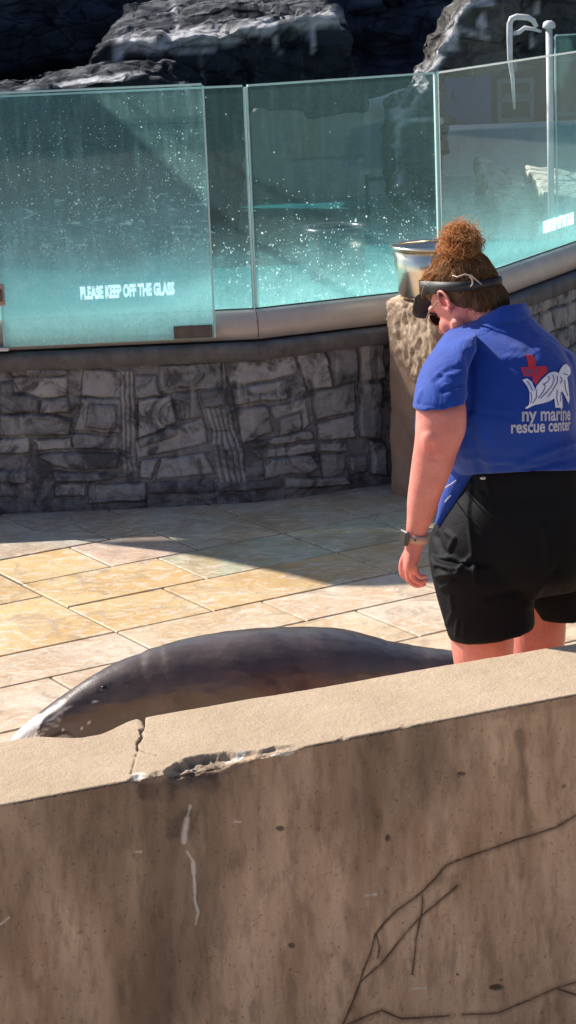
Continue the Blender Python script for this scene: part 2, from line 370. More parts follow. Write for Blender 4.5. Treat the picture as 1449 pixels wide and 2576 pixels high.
m = N('glass_edge'); m.base((.55, .82, .84)); m.set(rough=.15, spec=.6); m.p.inputs['Transmission Weight'].default_value = .35; GEDGE = m.m
m = N('lettering'); m.base((.55, .62, .64)); m.set(rough=.6); q_ = m.n('ShaderNodeBsdfTransparent'); q_.inputs[0].default_value = (.8, .8, .8, 1); q2_ = m.n('ShaderNodeAddShader'); m.l(m.p.outputs[0], q2_.inputs[0]); m.l(q_.outputs[0], q2_.inputs[1]); m.l(q2_.outputs[0], m.o.inputs[0]); LETTER = m.m
# skin, cloth, hair
m = N('skin'); c = m.attr(); f = m.noise(14, 5, .6); t = m.ramp(f, (.3, (.58, .185, .15)), (.7, (.74, .29, .24)))
t = m.mix(m.ramp(m.noise(160, 3, .6), (.54, 0), (.66, .30)), t, (.45, .14, .10)); t = m.mix(c, t, (.62, .16, .14)); m.base(t); m.set(rough=.48, spec=.4, sss=.12); m.p.inputs['Subsurface Radius'].default_value = (.015, .006, .003); m.bump(m.noise(220, 3, .6), .15, .001); SKIN = m.m
m = N('blue_polo'); f = m.noise(6, 4, .5); m.base(m.ramp(f, (.3, (.006, .040, .27)), (.7, (.008, .055, .35)))); m.set(rough=.75, spec=.25, sheen=.2)
wv = m.noise(11, 4, .55, dist=.9, stretch=(1, 1, .55)); b = m.bump(wv, .42, .022); m.bump(m.noise(900, 2, .5), .12, .001, b); POLO = m.m
m = N('black_shorts'); m.base((.006, .0065, .009)); m.set(rough=.7, spec=.14); wv = m.noise(9, 5, .6, dist=1.6, stretch=(1.2, 1.2, .45)); b = m.bump(wv, .22, .02); m.bump(m.noise(700, 2, .5), .15, .001, b); SHORTS = m.m
m = N('hair'); rnd = m.attr(); f = m.noise(30, 4, .6); t = m.ramp(f, (.3, (.75, .34, .12)), (.7, (1.0, .68, .34))); t = m.mix(rnd, t, (.06, .024, .014)); m.base(t); m.set(rough=.38, spec=.5)
t2 = m.n('ShaderNodeBsdfTranslucent'); m.l(t, t2.inputs[0]); mm = m.n('ShaderNodeMixShader'); mm.inputs[0].default_value = .58; m.l(m.p.outputs[0], mm.inputs[1]); m.l(t2.outputs[0], mm.inputs[2]); m.l(mm.outputs[0], m.o.inputs[0]); HAIR = m.m
VISOR = simple('visor_fabric', (.014, .013, .016), .55, var=.3, scale=60)
FRAME = simple('eyeglass_frame', (.30, .20, .13), .3); m = N('eyeglass_lens'); m.base((.02, .015, .015)); m.set(rough=.08); LENS = m.m
PRINTW = simple('white_print', (.78, .76, .84), .7, bump=0); PRINTR = simple('red_print', (.62, .03, .05), .7, bump=0); PRINTD = simple('dark_print', (.12, .10, .28), .7, bump=0)
STRAP = simple('watch_strap', (.50, .30, .24), .5); SHOE = simple('shoe', (.05, .05, .055), .7)
m = N('seal_skin'); c = m.attr(); sp = m.n('ShaderNodeSeparateColor'); m.l(c, sp.inputs[0])
t = m.ramp(m.noise(4, 7, .65, dist=.5), (.3, (.034, .026, .026)), (.7, (.125, .092, .082)))
t = m.mix(m.ramp(m.noise(16, 6, .6), (.55, 0), (.68, .5)), t, (.055, .042, .045)); t = m.mix(m.ramp(m.voro(45), (.05, .6), (.13, 0)), t, m.mix(.5, t, (.03, .025, .03)))
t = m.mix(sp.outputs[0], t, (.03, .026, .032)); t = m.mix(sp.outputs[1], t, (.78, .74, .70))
m.base(t); m.set(rough=m.mix(sp.outputs[1], m.ramp(m.noise(10, 6, .6), (.35, .30), (.65, .46)), .1), spec=.5, coat=.6, coatr=.16); b = m.bump(m.noise(70, 5, .65, stretch=(1, 1, 1)), .25, .003); m.bump(m.noise(14, 4, .5), .25, .012, b); SEALSKIN = m.m
m = N('seal_eye'); m.base((.01, .008, .008)); m.set(rough=.05); EYE = m.m

# ================================================================== SETTING
WATER_Z = .73
def plane(name, x0, x1, y0, y1, z, mat):
    return mk(name, [(x0, y0, z), (x1, y0, z), (x1, y1, z), (x0, y1, z)], [(0, 1, 2, 3)], mat, None, False)
gm = simple('plaza_ground', (.57, .52, .47), .9, scale=6)
tagp(plane('ground', -400, 400, -400, 400, -.56, gm), kind='structure')
# polyline of the barrier in plan
G = [np.array(onZ(*q, .845)[:2]) for q in ((20, 803), (640, 775), (1110, 722), (1449, 605))]
dl = (G[0]-G[1]); G.insert(0, G[0]+dl/np.linalg.norm(dl)*2.6); dr = G[-1]-G[-2]; G.append(G[-1]+dr/np.linalg.norm(dr)*5.0)
G = np.array(G)
def offset(P, d):
    out = []
    for i in range(len(P)):
        a = P[max(i-1, 0)]; b = P[min(i+1, len(P)-1)]
        n1 = None; ns = []
        for p, q in ((P[i-1], P[i]) if i else (None, None), (P[i], P[i+1]) if i < len(P)-1 else (None, None)):
            if p is None: continue
            t = (q-p)/np.linalg.norm(q-p); ns.append(np.array([t[1], -t[0]]))
        n = sum(ns); n /= np.linalg.norm(n); k = 1/max(.5, float(n@ns[0])); out.append(P[i]+n*d*k)
    return np.array(out)
def along(P, s):
    L = np.concatenate([[0], np.cumsum(np.linalg.norm(np.diff(P, axis=0), axis=1))])
    return np.stack([np.interp(s, L, P[:, 0]), np.interp(s, L, P[:, 1])], -1), L[-1]
def wally(x): return np.interp(x, G[:, 0], G[:, 1])

# ---- paved deck: travertine slabs, one mesh
TA = R_(31.1); e1 = np.array([math.cos(TA), math.sin(TA)]); e2 = np.array([-math.sin(TA), math.cos(TA)])
def deck():
    rnd = random.Random(4)
    tiles = []
    rowsR = [4.15, 4.55, 4.94, 5.33, 5.71, 6.08, 6.49, 6.81, 7.205, 7.605, 7.99, 8.33, 8.72, 9.12, 9.5, 9.9, 10.3]
    jn = {6.08: [3.375, 3.79, 4.18, 4.77], 6.49: [3.375, 3.975, 4.57, 5.15], 6.81: [3.375, 3.775, 4.565, 4.96], 7.205: [3.375, 3.97, 4.565, 4.96, 5.36], 7.605: [3.38, 3.77, 4.16, 4.56, 4.96], 7.99: [3.96, 4.57, 4.96, 5.4], 8.33: [3.78, 4.19, 4.6]}
    for a, b in zip(rowsR[:-1], rowsR[1:]):
        js = list(jn.get(a, [3.375]))
        if a < 6.05 or a >= 8.3: js = [3.375+rnd.choice([0, .2])] if a not in jn else js
        hi = js[-1]
        while hi < 11: hi += rnd.choice([.4, .6, .8]); js.append(hi)
        for c, d in zip(js[:-1], js[1:]): tiles.append((c, d, a, b))
    rowsL = [4.15, 4.55, 5.0, 5.35, 5.71, 6.08, 6.49, 6.81, 7.40, 7.79, 8.33, 8.72, 9.12, 9.5]
    sL = {6.08: 3.375, 6.49: 3.375, 6.81: 3.375, 7.40: 3.375, 7.79: 3.38}
    for a, b in zip(rowsL[:-1], rowsL[1:]):
        lo = 3.375
        if a == 6.08: tiles.append((2.96, 3.375, 6.08, 6.49)); js = [2.96]
        elif a == 7.99 or a == 8.33: js = [3.375]
        else: js = [3.375]
        while js[-1] > -4: js.append(js[-1]-rnd.choice([.6, .8, .95]))
        for d, c in zip(js[:-1], js[1:]): tiles.append((c, d, a, b))
    tiles += [(3.375, 3.96, 7.99, 8.33), (3.375, 3.78, 8.33, 8.72)]
    V = []; F = []; Cc = []
    for (c, d, a, b) in tiles:
        mid = e1*(c+d)/2+e2*(a+b)/2
        if mid[1] > wally(mid[0])+.35 or mid[0] < -5 or mid[0] > 6 or mid[1] < 4.75+.39*mid[0]-.12: continue
        if a == 6.08 and c < 3.3 and False: continue
        g = .0045; s0, s1, t0, t1 = c+g, d-g, a+g, b-g
        pal = [(.60, .46, .27), (.64, .53, .40), (.58, .44, .38), (.48, .45, .36), (.62, .43, .20)]
        cc = np.array(rnd.choice(pal))
        S = (c+d)/2; T = (a+b)/2
        if T > 8.0: cc = np.array(rnd.choice([(.40, .38, .36), (.46, .44, .38), (.36, .35, .35)]))
        elif T > 7.2 and S > 4.0: cc = np.array(rnd.choice([(.32, .41, .35), (.40, .46, .33), (.45, .43, .34)]))
        elif 6.8 < T < 7.99 and S < 3.7: cc = np.array((.62, .44, .20)) * (1+.12*rnd.uniform(-1, 1))
        elif 6.8 < T < 7.2 and 3.37 < S < 3.8: cc = np.array((.56, .43, .34))
        elif T < 6.8 and S < 3.38: cc = np.array((.62, .53, .44))
        elif T < 6.8: cc = np.array(rnd.choice([(.66, .55, .39), (.66, .56, .46), (.62, .50, .35)]))
        z = rnd.uniform(-.0012, .0012); bv = .004
        nx = max(2, int((s1-s0)/.04)); ny = max(2, int((t1-t0)/.04))
        base = len(V)
        q = [(s0, t0, -.006), (s1, t0, -.006), (s1, t1, -.006), (s0, t1, -.006), (s0+bv*.4, t0+bv*.4, z-.002), (s1-bv*.4, t0+bv*.4, z-.002), (s1-bv*.4, t1-bv*.4, z-.002), (s0+bv*.4, t1-bv*.4, z-.002),
             (s0+bv, t0+bv, z), (s1-bv, t0+bv, z), (s1-bv, t1-bv, z), (s0+bv, t1-bv, z)]
        for (s, t, zz) in q:
            p = e1*s+e2*t; V.append((p[0], p[1], zz)); Cc.append(cc)
        for r in (0, 4):
            for k in range(4): F.append((base+r+k, base+r+(k+1) % 4, base+r+4+(k+1) % 4, base+r+4+k))
        F.append((base+8, base+9, base+10, base+11))
    o = mk('paved_deck', V, F, PAVING, None, False); setcol(o.data, np.array(Cc)); tagp(o, kind='structure')
    g2 = mk('grout_bed', [(-6, 4.85-.39*6, -.006), (8, 4.85+.39*8, -.006), (9, 14, -.006), (-8, 14, -.006)], [(0, 1, 2, 3)], GROUT, None, False); tagp(g2, kind='structure')
deck()

# ---- carved low wall with coping
def stone_wall():
    root = empty('stone_wall', (0, 9.4, 0), 'low curved wall of carved grey rock blocks below the glass barrier', 'wall')
    base = offset(G, .055)
    _, L = along(base, 0)
    s = np.arange(0, L, .0042); z = np.arange(0, .64, .0042)
    XY, _ = along(base, s)
    # smooth the corner into a curve
    k = np.ones(61)/61; pad = np.pad(XY, ((30, 30), (0, 0)), 'edge'); XY = np.stack([np.convolve(pad[:, i], k, 'valid') for i in (0, 1)], -1)
    T = np.gradient(XY, axis=0); T /= np.linalg.norm(T, axis=1)[:, None]; Nn = np.stack([T[:, 1], -T[:, 0]], -1)
    P = np.zeros((len(s), len(z), 3)); P[..., 0] = XY[:, None, 0]; P[..., 1] = XY[:, None, 1]; P[..., 2] = z[None]
    u, v = proj(P); cx = u/.7378; cy = (v-849)/.7378
    wx = fbm(P*9, 5, 3)*15; wy = fbm(P*9+50, 5, 5)*12
    cx = cx+wx; cy = cy+wy
    polys = [[(38,135),(232,128),(228,200),(140,205),(60,180)],[(285,108),(445,118),(425,205),(275,200)],[(270,203),(412,208),(408,325),(255,320)],[(463,125),(540,128),(548,198),(460,206)],[(542,90),(750,80),(765,165),(557,193)],[(470,212),(585,197),(603,290),(470,345)],[(592,195),(670,185),(692,275),(612,290)],[(680,187),(765,172),(775,232),(700,243)],[(765,80),(1000,50),(1022,128),(785,163)],[(790,170),(975,142),(985,203),(800,233)],[(985,137),(1030,130),(1045,185),(995,200)],[(460,352),(690,278),(705,365),(470,413)],[(800,242),(908,234),(925,320),(830,365),(815,290)],[(915,235),(1035,205),(1058,300),(1030,318),(1025,250),(930,275)],[(945,275),(1020,257),(1025,320),(948,335)],[(930,340),(1060,320),(1075,350),(850,378)],[(1005,45),(1100,33),(1128,168),(1045,183)],[(1105,33),(1210,20),(1215,145),(1135,165)],[(1217,20),(1310,10),(1312,138),(1222,143)],[(1055,190),(1205,152),(1210,253),(1075,278)],[(1080,290),(1210,262),(1212,343),(1085,353)],[(1217,152),(1300,147),(1305,343),(1224,343)],[(250,330),(400,337),(395,385),(250,380)],[(120,402),(250,390),(408,397),(403,450),(190,443)],[(480,420),(538,415),(520,483),(470,478)],[(545,415),(700,397),(735,463),(540,483)],[(840,387),(1075,362),(1080,396),(880,416)],[(893,418),(1060,402),(1088,435),(1060,465),(897,478)],[(1092,400),(1180,395),(1175,460),(1102,488)],[(1190,405),(1250,400),(1252,455),(1190,468)],[(185,460),(300,455),(440,468),(330,488),(190,492)],[(190,497),(300,497),(300,540),(190,540)],[(0,455),(100,450),(100,497),(0,497)],[(0,502),(60,502),(60,545),(0,545)],[(0,265),(160,260),(240,280),(240,330),(0,335)],[(0,345),(100,342),(100,395),(0,395)],[(110,345),(245,342),(245,378),(115,388)],[(140,208),(228,203),(235,256),(135,260)],[(503,495),(730,490),(733,528),(507,533)],[(740,490),(960,482),(963,516),(745,526)],[(970,480),(1180,472),(1200,500),(975,514)],[(30,100),(160,95),(235,100),(230,125),(40,130)],[(310,497),(495,492),(495,560),(305,565)],[(40,185),(130,208),(130,255),(0,260),(0,150),(35,145)],[(300,225),(395,228),(392,310),(290,306)],[(1260,350),(1310,350),(1312,470),(1262,465)],[(1090,362),(1180,358),(1182,390),(1092,392)],[(470,345),(560,310),(600,300),(600,330),(480,372)]]
    H = np.zeros(u.shape); blk = np.zeros(u.shape); tone = np.zeros(u.shape); rr = random.Random(8)
    vis = (u > -60) & (u < 985)
    bg = np.where(np.abs(((z[None]/.052+fbm(P*np.array([3, 3, 8]), 3, 9)*.8) % 1)-.5) > .42, 1., 0.)
    H += fbm(P*np.array([6, 6, 12]), 5, 11)*.006-bg*.004; tone += .25+.2*fbm(P*8, 3, 1)
    for pg in polys:
        pa = np.array(pg, float); x0, y0 = pa.min(0)-22; x1, y1 = pa.max(0)+22
        m = (cx > x0) & (cx < x1) & (cy > y0) & (cy < y1) & vis
        if not m.any(): continue
        X = cx[m]; Y = cy[m]; ins = inpoly(X, Y, pg); d, _ = polydist(X, Y, pg+[pg[0]])
        d = np.where(ins, d, -d); h = sstep(-1.5, 7, d); lift = rr.uniform(.009, .028); tl = rr.uniform(-1, 1)*.010; tl2 = rr.uniform(-1, 1)*.008
        c0 = pa.mean(0); sz = pa.ptp(0) if hasattr(pa, 'ptp') else np.ptp(pa, axis=0)
        hh = h*(lift+tl*(X-c0[0])/sz[0]+tl2*(Y-c0[1])/sz[1])
        Hm = H[m]; H[m] = np.where(h > .02, np.maximum(Hm*(1-h)+hh+Hm*h*.5, Hm*(1-h)), Hm)
        crack = np.exp(-((d+1.5)/2.0)**2); blk[m] = np.maximum(blk[m]*(1-h), crack*(.35+.55*sstep(-.3, .4, fbm(P[m]*7, 3, 51))))
        tb = rr.choice([.05, .25, .45, .6, .8, 1.0, 1.0]); tone[m] = tone[m]*(1-h)+h*tb
    # fluted bands
    for (xa, ya, xb, yb, wdt, nf) in ((745, 245, 795, 490, 46, 5), (432, 110, 440, 455, 26, 3)):
        xc = xa+(xb-xa)*(cy-ya)/(yb-ya); q = (cx-xc)/wdt
        m = (np.abs(q) < 1) & (cy > ya) & (cy < yb) & vis
        g = np.abs(np.sin((q+1)*math.pi*nf/2+wx*.05+fbm(P*np.array([9, 9, 3]), 3, 61)*.7)); H = np.where(m, .003+.009*g*(1+.6*fbm(P*9, 3, 66)), H); blk = np.where(m, (1-g)**3*.8, blk); tone = np.where(m, .35+.5*g, tone)
    # random blocks where the photograph does not show the wall face
    m = ~vis; rowh = .115; rj = ((z/rowh).astype(int))[None]+np.zeros_like(u, int); Wd = .17
    so = s[:, None]/Wd+hsh(rj, rj*0, rj*0, 5)*3+fbm(P*5, 3, 2)*.25; zi = z[None]/rowh+fbm(P*5, 3, 8)*.2
    fz = zi-np.floor(zi); fs = so-np.floor(so); ed = np.minimum(np.minimum(fs, 1-fs)*Wd, np.minimum(fz, 1-fz)*rowh)
    idr = hsh(np.floor(so).astype(int), np.floor(zi).astype(int), rj*0, 3); hb = sstep(.0, .012, ed)
    H = np.where(m, hb*(.008+.02*idr)+fbm(P*12, 4, 4)*.004, H); tone = np.where(m, .3+.6*idr*hb, tone); blk = np.where(m, np.exp(-(ed/.004)**2)*.8, blk)
    H += fbm(P*30, 4, 21)*.006; H += fbm(P*9, 4, 25)*.012
    # darker foot, pale drips under the coping
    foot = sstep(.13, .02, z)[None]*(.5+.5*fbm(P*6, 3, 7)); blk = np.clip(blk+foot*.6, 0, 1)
    drip = sstep(.1, .5, fbm(np.stack([P[..., 0]*28, P[..., 1]*28, P[..., 2]*2.0], -1), 4, 31))*sstep(.30, .52, z)[None]*sstep(330, 520, u)*sstep(.1, -.2, fbm(P*4, 3, 77)-.3)
    P[..., 0] += Nn[:, None, 0]*H; P[..., 1] += Nn[:, None, 1]*H
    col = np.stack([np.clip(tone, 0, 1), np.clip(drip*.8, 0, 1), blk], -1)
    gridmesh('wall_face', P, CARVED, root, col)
    # coping: extruded profile along the line, per segment mitred
    prof = [(.075, .63), (.095, .645), (.097, .69), (.09, .705), (-.12, .709), (-.12, .63)]
    ss = np.arange(0, L, .02); rings_ = []
    for off, zz in prof:
        q, _ = along(offset(G, off), np.linspace(0, along(offset(G, off), 0)[1], len(ss)))
        rings_.append(np.concatenate([q, np.full((len(q), 1), zz)+fbm(np.concatenate([q*14, np.full((len(q), 1), zz*30)], -1), 3, 6)[:, None]*.003], -1))
    A = np.stack(rings_+[rings_[0]], 1); gridmesh('coping', A, COPING, root)
    mb = MB()
    inner, _ = along(offset(G, -.10), 0)
    for i in range(len(G)-1):
        a = offset(G, -.0)[i]; b = offset(G, -.0)[i+1]; t = Vector((*(b-a), 0)).normalized(); n = Vector((t.y, -t.x, 0))
        c = Vector((*((a+b)/2), .30))-n*.06; mb.box(c, np.linalg.norm(b-a), .1, .62, (t, n, Vector((0, 0, 1))))
    mb.build('wall_core', TANWALL, root, False)
stone_wall()

# ---- glass barrier
def strip_profile(P2, prof, close=True):
    L = along(P2, 0)[1]; cols = []
    for off, zz in prof:
        q = offset(P2, off); cols.append(np.concatenate([q, np.full((len(q), 1), zz)], -1))
    if close: cols.append(cols[0])
    return np.stack(cols, 1)
def pane(name, a, b, z0, z1, zt1, mat, parent, th=.014, lean=(0, 0)):
    """glass sheet a->b in plan; z0 bottom, z1/zt1 top heights at a and b"""
    a = Vector((*a, 0)); b = Vector((*b, 0)); t = (b-a).normalized(); n = Vector((t.y, -t.x, 0))*th/2; e = t*.004
    vs = []
    for q in (n, -n):
        vs += [a+q+Vector((0, 0, z0)), b+q+Vector((0, 0, z0)), b+q+Vector((0, 0, zt1)), a+q+Vector((0, 0, z1))]
    o = mk(name, vs, [(0, 1, 2, 3), (7, 6, 5, 4), (0, 4, 5, 1), (1, 5, 6, 2), (2, 6, 7, 3), (3, 7, 4, 0)], [mat, GEDGE], parent, False)
    for i in (2, 3, 4, 5): o.data.polygons[i].material_index = 1
    # polished edge beads so that the arris catches the light
    mb = MB(); w_ = .008
    zt = lambda p: p
    mb.box((a+b)/2+Vector((0, 0, (z1+zt1)/2+w_/2+.001)), (b-a).length, th*.9, w_, (Vector((*(b-a).xy, zt1-z1)).normalized(), n.normalized(), Vector((0, 0, 1))))
    mb.box(a-t*(w_*.5+.001)+Vector((0, 0, (z0+z1)/2)), w_, th*.9, z1-z0, (t, n.normalized(), Vector((0, 0, 1))))
    mb.box(b+t*(w_*.5+.001)+Vector((0, 0, (z0+zt1)/2)), w_, th*.9, zt1-z0, (t, n.normalized(), Vector((0, 0, 1))))
    e = mb.build('polished_edge', GEDGE, o, False)
    return o
BAR = empty('glass_barrier', (0, 9.5, 0), 'frameless glass barrier panes standing in a pale metal base rail on the carved wall', 'barrier')
ZT = 1.778
j1 = G[2]; j2 = G[3]; g0 = G[1]; g5 = G[4]
nrm = lambda v: v/np.linalg.norm(v)
tdir = nrm(G[2]-G[1])
pane('pane', G[2]-tdir*1.62, G[2]-tdir*.009, .835, ZT, ZT, G_MID, BAR)
td2 = nrm(G[3]-G[2]); pane('pane', G[2]+td2*.012, G[3]-td2*.012, .835, ZT, ZT, G_MID, BAR)
td3 = nrm(G[4]-G[3])
sp = np.array(onZ(1384, 625, .80)[:2]); sp = G[3]+td3*float((sp-G[3])@td3)
PR = pane('pane', G[3]+td3*.012, G[4]+td3*1.4, .835, ZT, ZT, G_RIGHT, BAR)
# base rail
prof = [(a_, b_+.045) for a_, b_ in [(.040, .672), (.052, .69), (.056, .72), (.050, .755), (.036, .785), (.014, .797), (-.014, .797), (-.04, .785), (-.05, .70), (-.04, .672)]]
for i in range(len(G)-1):
    a, b = G[i], G[i+1]; t = nrm(b-a)
    seg = np.array([a, b]); A = strip_profile(G, prof)[i:i+2]; A = A+np.stack([np.ones(A[0].shape)*np.array([*t, 0])*.0015, -np.ones(A[0].shape)*np.array([*t, 0])*.0015])
    o = gridmesh('base_rail', A, ALU, BAR, None)
mb = MB()
for i in range(1, len(G)-1):
    a, b = G[i], G[i+1]; t = Vector((*nrm(b-a), 0)); n = Vector((t.y, -t.x, 0))
    mb.box(Vector((*((a+b)/2), .844))+n*.009, np.linalg.norm(b-a)-.01, .004, .006, (t, n, Vector((0, 0, 1))))
mb.build('seal_strip', SEAL_LINE, BAR, False)
for i in (2, 3):
    mb = MB(); c = offset(G, .055)[i]; mb.box(Vector((c[0], c[1], .765)), .004, .006, .07); mb.build('rail_joint', DARKMET, BAR, False)
mb = MB()
mb.build('rail_joint', DARKMET, BAR, False) if mb.v else None
# front sliding pane that overlaps the rail
GATE = empty('glass_gate', (-.9, 9.3, 0), 'sprayed sliding glass gate pane lettered to keep off, hung in front of the base rail', 'gate')
fo = offset(G, .085); tf = nrm(fo[2]-fo[1])
ca = np.array(W(8, 500, 9.33)[:2]); cb = np.array(W(519, 500, 9.33)[:2])
def onwall(u, v, off=.085):
    d = ray(u, v); n = np.array([tf[1], -tf[0]]); k = ((fo[1]-CP[:2])@n)/(d[:2]@n); return CP+d*k
pa = onwall(10, 800)[:2]; pb = onwall(522, 520)[:2]
zt = onwall(300, 224)[2]; zb = onwall(500, 851)[2]
ft = tf
gp = pane('pane', pa, pb, zb, zt, zt, G_FRONT, GATE)
# gate frame post on the left with latch
mb = MB(); pl = onwall(-2, 800)[:2]; px_ = pl-ft*.02
mb.box(Vector((*px_, .72+.6)), .022, .05, 1.2); post = mb.build('post', WHITEPAINT, GATE, False)
mb = MB(); q = onwall(1, 742, .13); mb.box(q, .035, .03, .09); la = mb.build('latch', PINKPL, GATE, False)
bv = la.modifiers.new('b', 'BEVEL'); bv.width = .006; bv.segments = 3
mb = MB(); q = onwall(3, 742, .13)-np.array([0, .02, 0]); mb.box(q, .012, .012, .05); mb.build('latch_slot', DARKMET, la, False)
mb = MB(); q0 = onwall(437, 836, .098); q1 = onwall(534, 832, .098); c = (q0+q1)/2; t3 = Vector((*ft, 0)); n3 = Vector((ft[1], -ft[0], 0))
mb.box(c, float(np.linalg.norm(q1-q0)), .02, .055, (t3, n3, Vector((0, 0, 1)))); br = mb.build('bracket', DARKMET, GATE, False)
bv = br.modifiers.new('b', 'BEVEL'); bv.width = .003; bv.segments = 2
for uu, vv in ((455, 828), (520, 826), (490, 840)): mb = MB(); q = onwall(uu, vv, .110); mb.ball(q, .0045, 10, 6); mb.build('screw', STEEL, br)
mb = MB(); q = onwall(2, 878, .11); mb.box(q, .07, .05, .012); mb.build('foot_plate', WHITEPAINT, GATE, False)

def textmesh(body, size, bold=0.0, ext=.001, spacing=1.0):
    cu = bpy.data.curves.new('t', 'FONT'); cu.body = body; cu.size = size; cu.offset = bold; cu.extrude = ext; cu.space_character = spacing; cu.resolution_u = 3
    o = bpy.data.objects.new('t', cu); COL.objects.link(o); dg = bpy.context.evaluated_depsgraph_get(); dg.update()
    me = bpy.data.meshes.new_from_object(o.evaluated_get(dg)); bpy.data.objects.remove(o); me.materials.clear(); return me
def place_text(body, p0, p1, up, height, mat, name, parent, bold=.004, off=None):
    """lay text so that it runs from p0 to p1 with letters 'height' tall"""
    me = textmesh(body, 1.0, bold*10); co = getco(me); x0, x1 = co[:, 0].min(), co[:, 0].max(); y0, y1 = co[:, 1].min(), co[:, 1].max()
    p0 = np.array(p0); p1 = np.array(p1); ex = p1-p0; up = np.array(up, float); n = np.cross(nrm(ex), up)
    out = p0+(co[:, :1]-x0)/(x1-x0)*ex+(co[:, 1:2]-y0)/(y1-y0)*up*height+n*(co[:, 2:3]*1.0)
    setco(me, out); return link(name, me, mat, parent, False)
n3v = np.array([ft[1], -ft[0], 0])
a_ = onwall(203, 754)+n3v*.010; b_ = onwall(440, 741)+n3v*.010; b_[2] = a_[2]+(b_[2]-a_[2])*1.0
hgt = onwall(320, 715)[2]-onwall(320, 749)[2]
place_text('PLEASE KEEP OFF THE GLASS', a_, b_, (0, 0, 1), hgt, LETTER, 'lettering', gp, .006)
# lettering on the right pane, read from the far side
n4 = np.array([td3[1], -td3[0], 0]); 
def onright(u, v, off=0.01):
    d = ray(u, v); k = ((G[3]+n4[:2]*off-CP[:2])@n4[:2])/(d[:2]@n4[:2]); return CP+d*k
a_ = onright(1367, 588); L1 = np.linalg.norm(onwall(440, 741)-onwall(203, 754)); b_ = a_+np.array([*td3, 0])*L1
place_text('PLEASE KEEP OFF THE GLASS', a_, b_, (0, 0, 1), hgt*1.05, LETTER, 'lettering', PR, .005)

backdrop_root = empty('backdrop', (0, -16, -.56), 'dark timber pavilion behind the camera, added to darken the glass reflections', 'building')  # unseen building, added so the panes reflect something dark
mb = MB(); mb.box((0, -18, 3.2), 46, 4, 7.5); mb.build('wall', simple('backdrop_timber', (.07, .055, .045), .7), backdrop_root, False)
mb = MB(); mb.box((13, 2, 2.2), 2, 24, 5.5); mb.build('side_backdrop', bpy.data.materials['backdrop_timber'], backdrop_root, False)  # added dark wing, dims what the right pane mirrors
mb = MB(); mb.box((0, -17.5, 7.1), 48, 7, .3); mb.build('backdrop_roof', simple('backdrop_roof_sheet', (.12, .12, .13), .6), backdrop_root, False)
for i in range(6): mb = MB(); mb.box((-17.5+7*i, -15.98, 1.4), 3.2, .06, 2.6); mb.build('window', simple('backdrop_glass', (.02, .03, .035), .1) if i == 0 else bpy.data.materials['backdrop_glass'], backdrop_root, False)
# ---- pool and everything beyond the glass
wl = offset(G, -.06)
vs = [(-9, wl[0][1]+.0, WATER_Z)]+[(p[0], p[1], WATER_Z) for p in wl]+[(9, wl[-1][1], WATER_Z), (9, 17, WATER_Z), (-9, 17, WATER_Z)]
tagp(mk('pool_water', vs, [tuple(range(len(vs)))], WATER, None, False), kind='structure')

def prism(name, front, y0, y1, dz=0.0, shrink=1.0, voxel=.045, amp=.05, mat=LEDGE, label='', cat='rock', paint=None, seed=0, zmin=.4):
    f = [np.array(W(u, v, y0)) for u, v in front]; c = sum(f)/len(f)
    b = [np.array([c[0]+(p[0]-c[0])*shrink, y1, p[2]+dz]) for p in f]
    for L_ in (f, b):
        for p in L_: p[2] = max(p[2], zmin)
    n = len(f); mb = MB(); mb.v = [tuple(p) for p in f+b]
    mb.f = [tuple(range(n)), tuple(range(n, 2*n))[::-1]]+[(i, (i+1) % n, n+(i+1) % n, n+i) for i in range(n)]
    me = voxmesh(mb, voxel*.6, 2); co = getco(me); no = getno(me)
    s = fbm(co*np.array([1.6, 1.6, 3.2]), 5, seed); st = np.abs(((co[:, 2]*5.5+fbm(co*1.2, 3, seed+4)*1.6) % 1)-.5)*2
    blkn = np.floor(co*np.array([2.6, 2.6, 4.2])+fbm(co*2, 3, seed+3)[:, None]*1.1).astype(int); bl = hsh(blkn[:, 0], blkn[:, 1], blkn[:, 2], seed)-.5
    d = s*amp*1.0+(st-.5)*amp*.5+bl*amp*1.5+np.abs(fbm(co*7, 4, seed+9))*-amp*1.1+fbm(co*22, 3, seed+5)*amp*.25
    co = co+no*d[:, None]; setco(me, co)
    col = np.zeros((len(co), 3))
    if paint:
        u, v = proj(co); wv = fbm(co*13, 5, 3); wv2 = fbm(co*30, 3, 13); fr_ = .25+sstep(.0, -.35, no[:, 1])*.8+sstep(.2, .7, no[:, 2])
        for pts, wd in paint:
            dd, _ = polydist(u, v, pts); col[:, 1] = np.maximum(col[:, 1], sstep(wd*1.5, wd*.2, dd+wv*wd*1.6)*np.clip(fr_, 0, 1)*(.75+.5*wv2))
    setcol(me, col); o = link(name, me, mat, None); return tagp(o, label, cat)
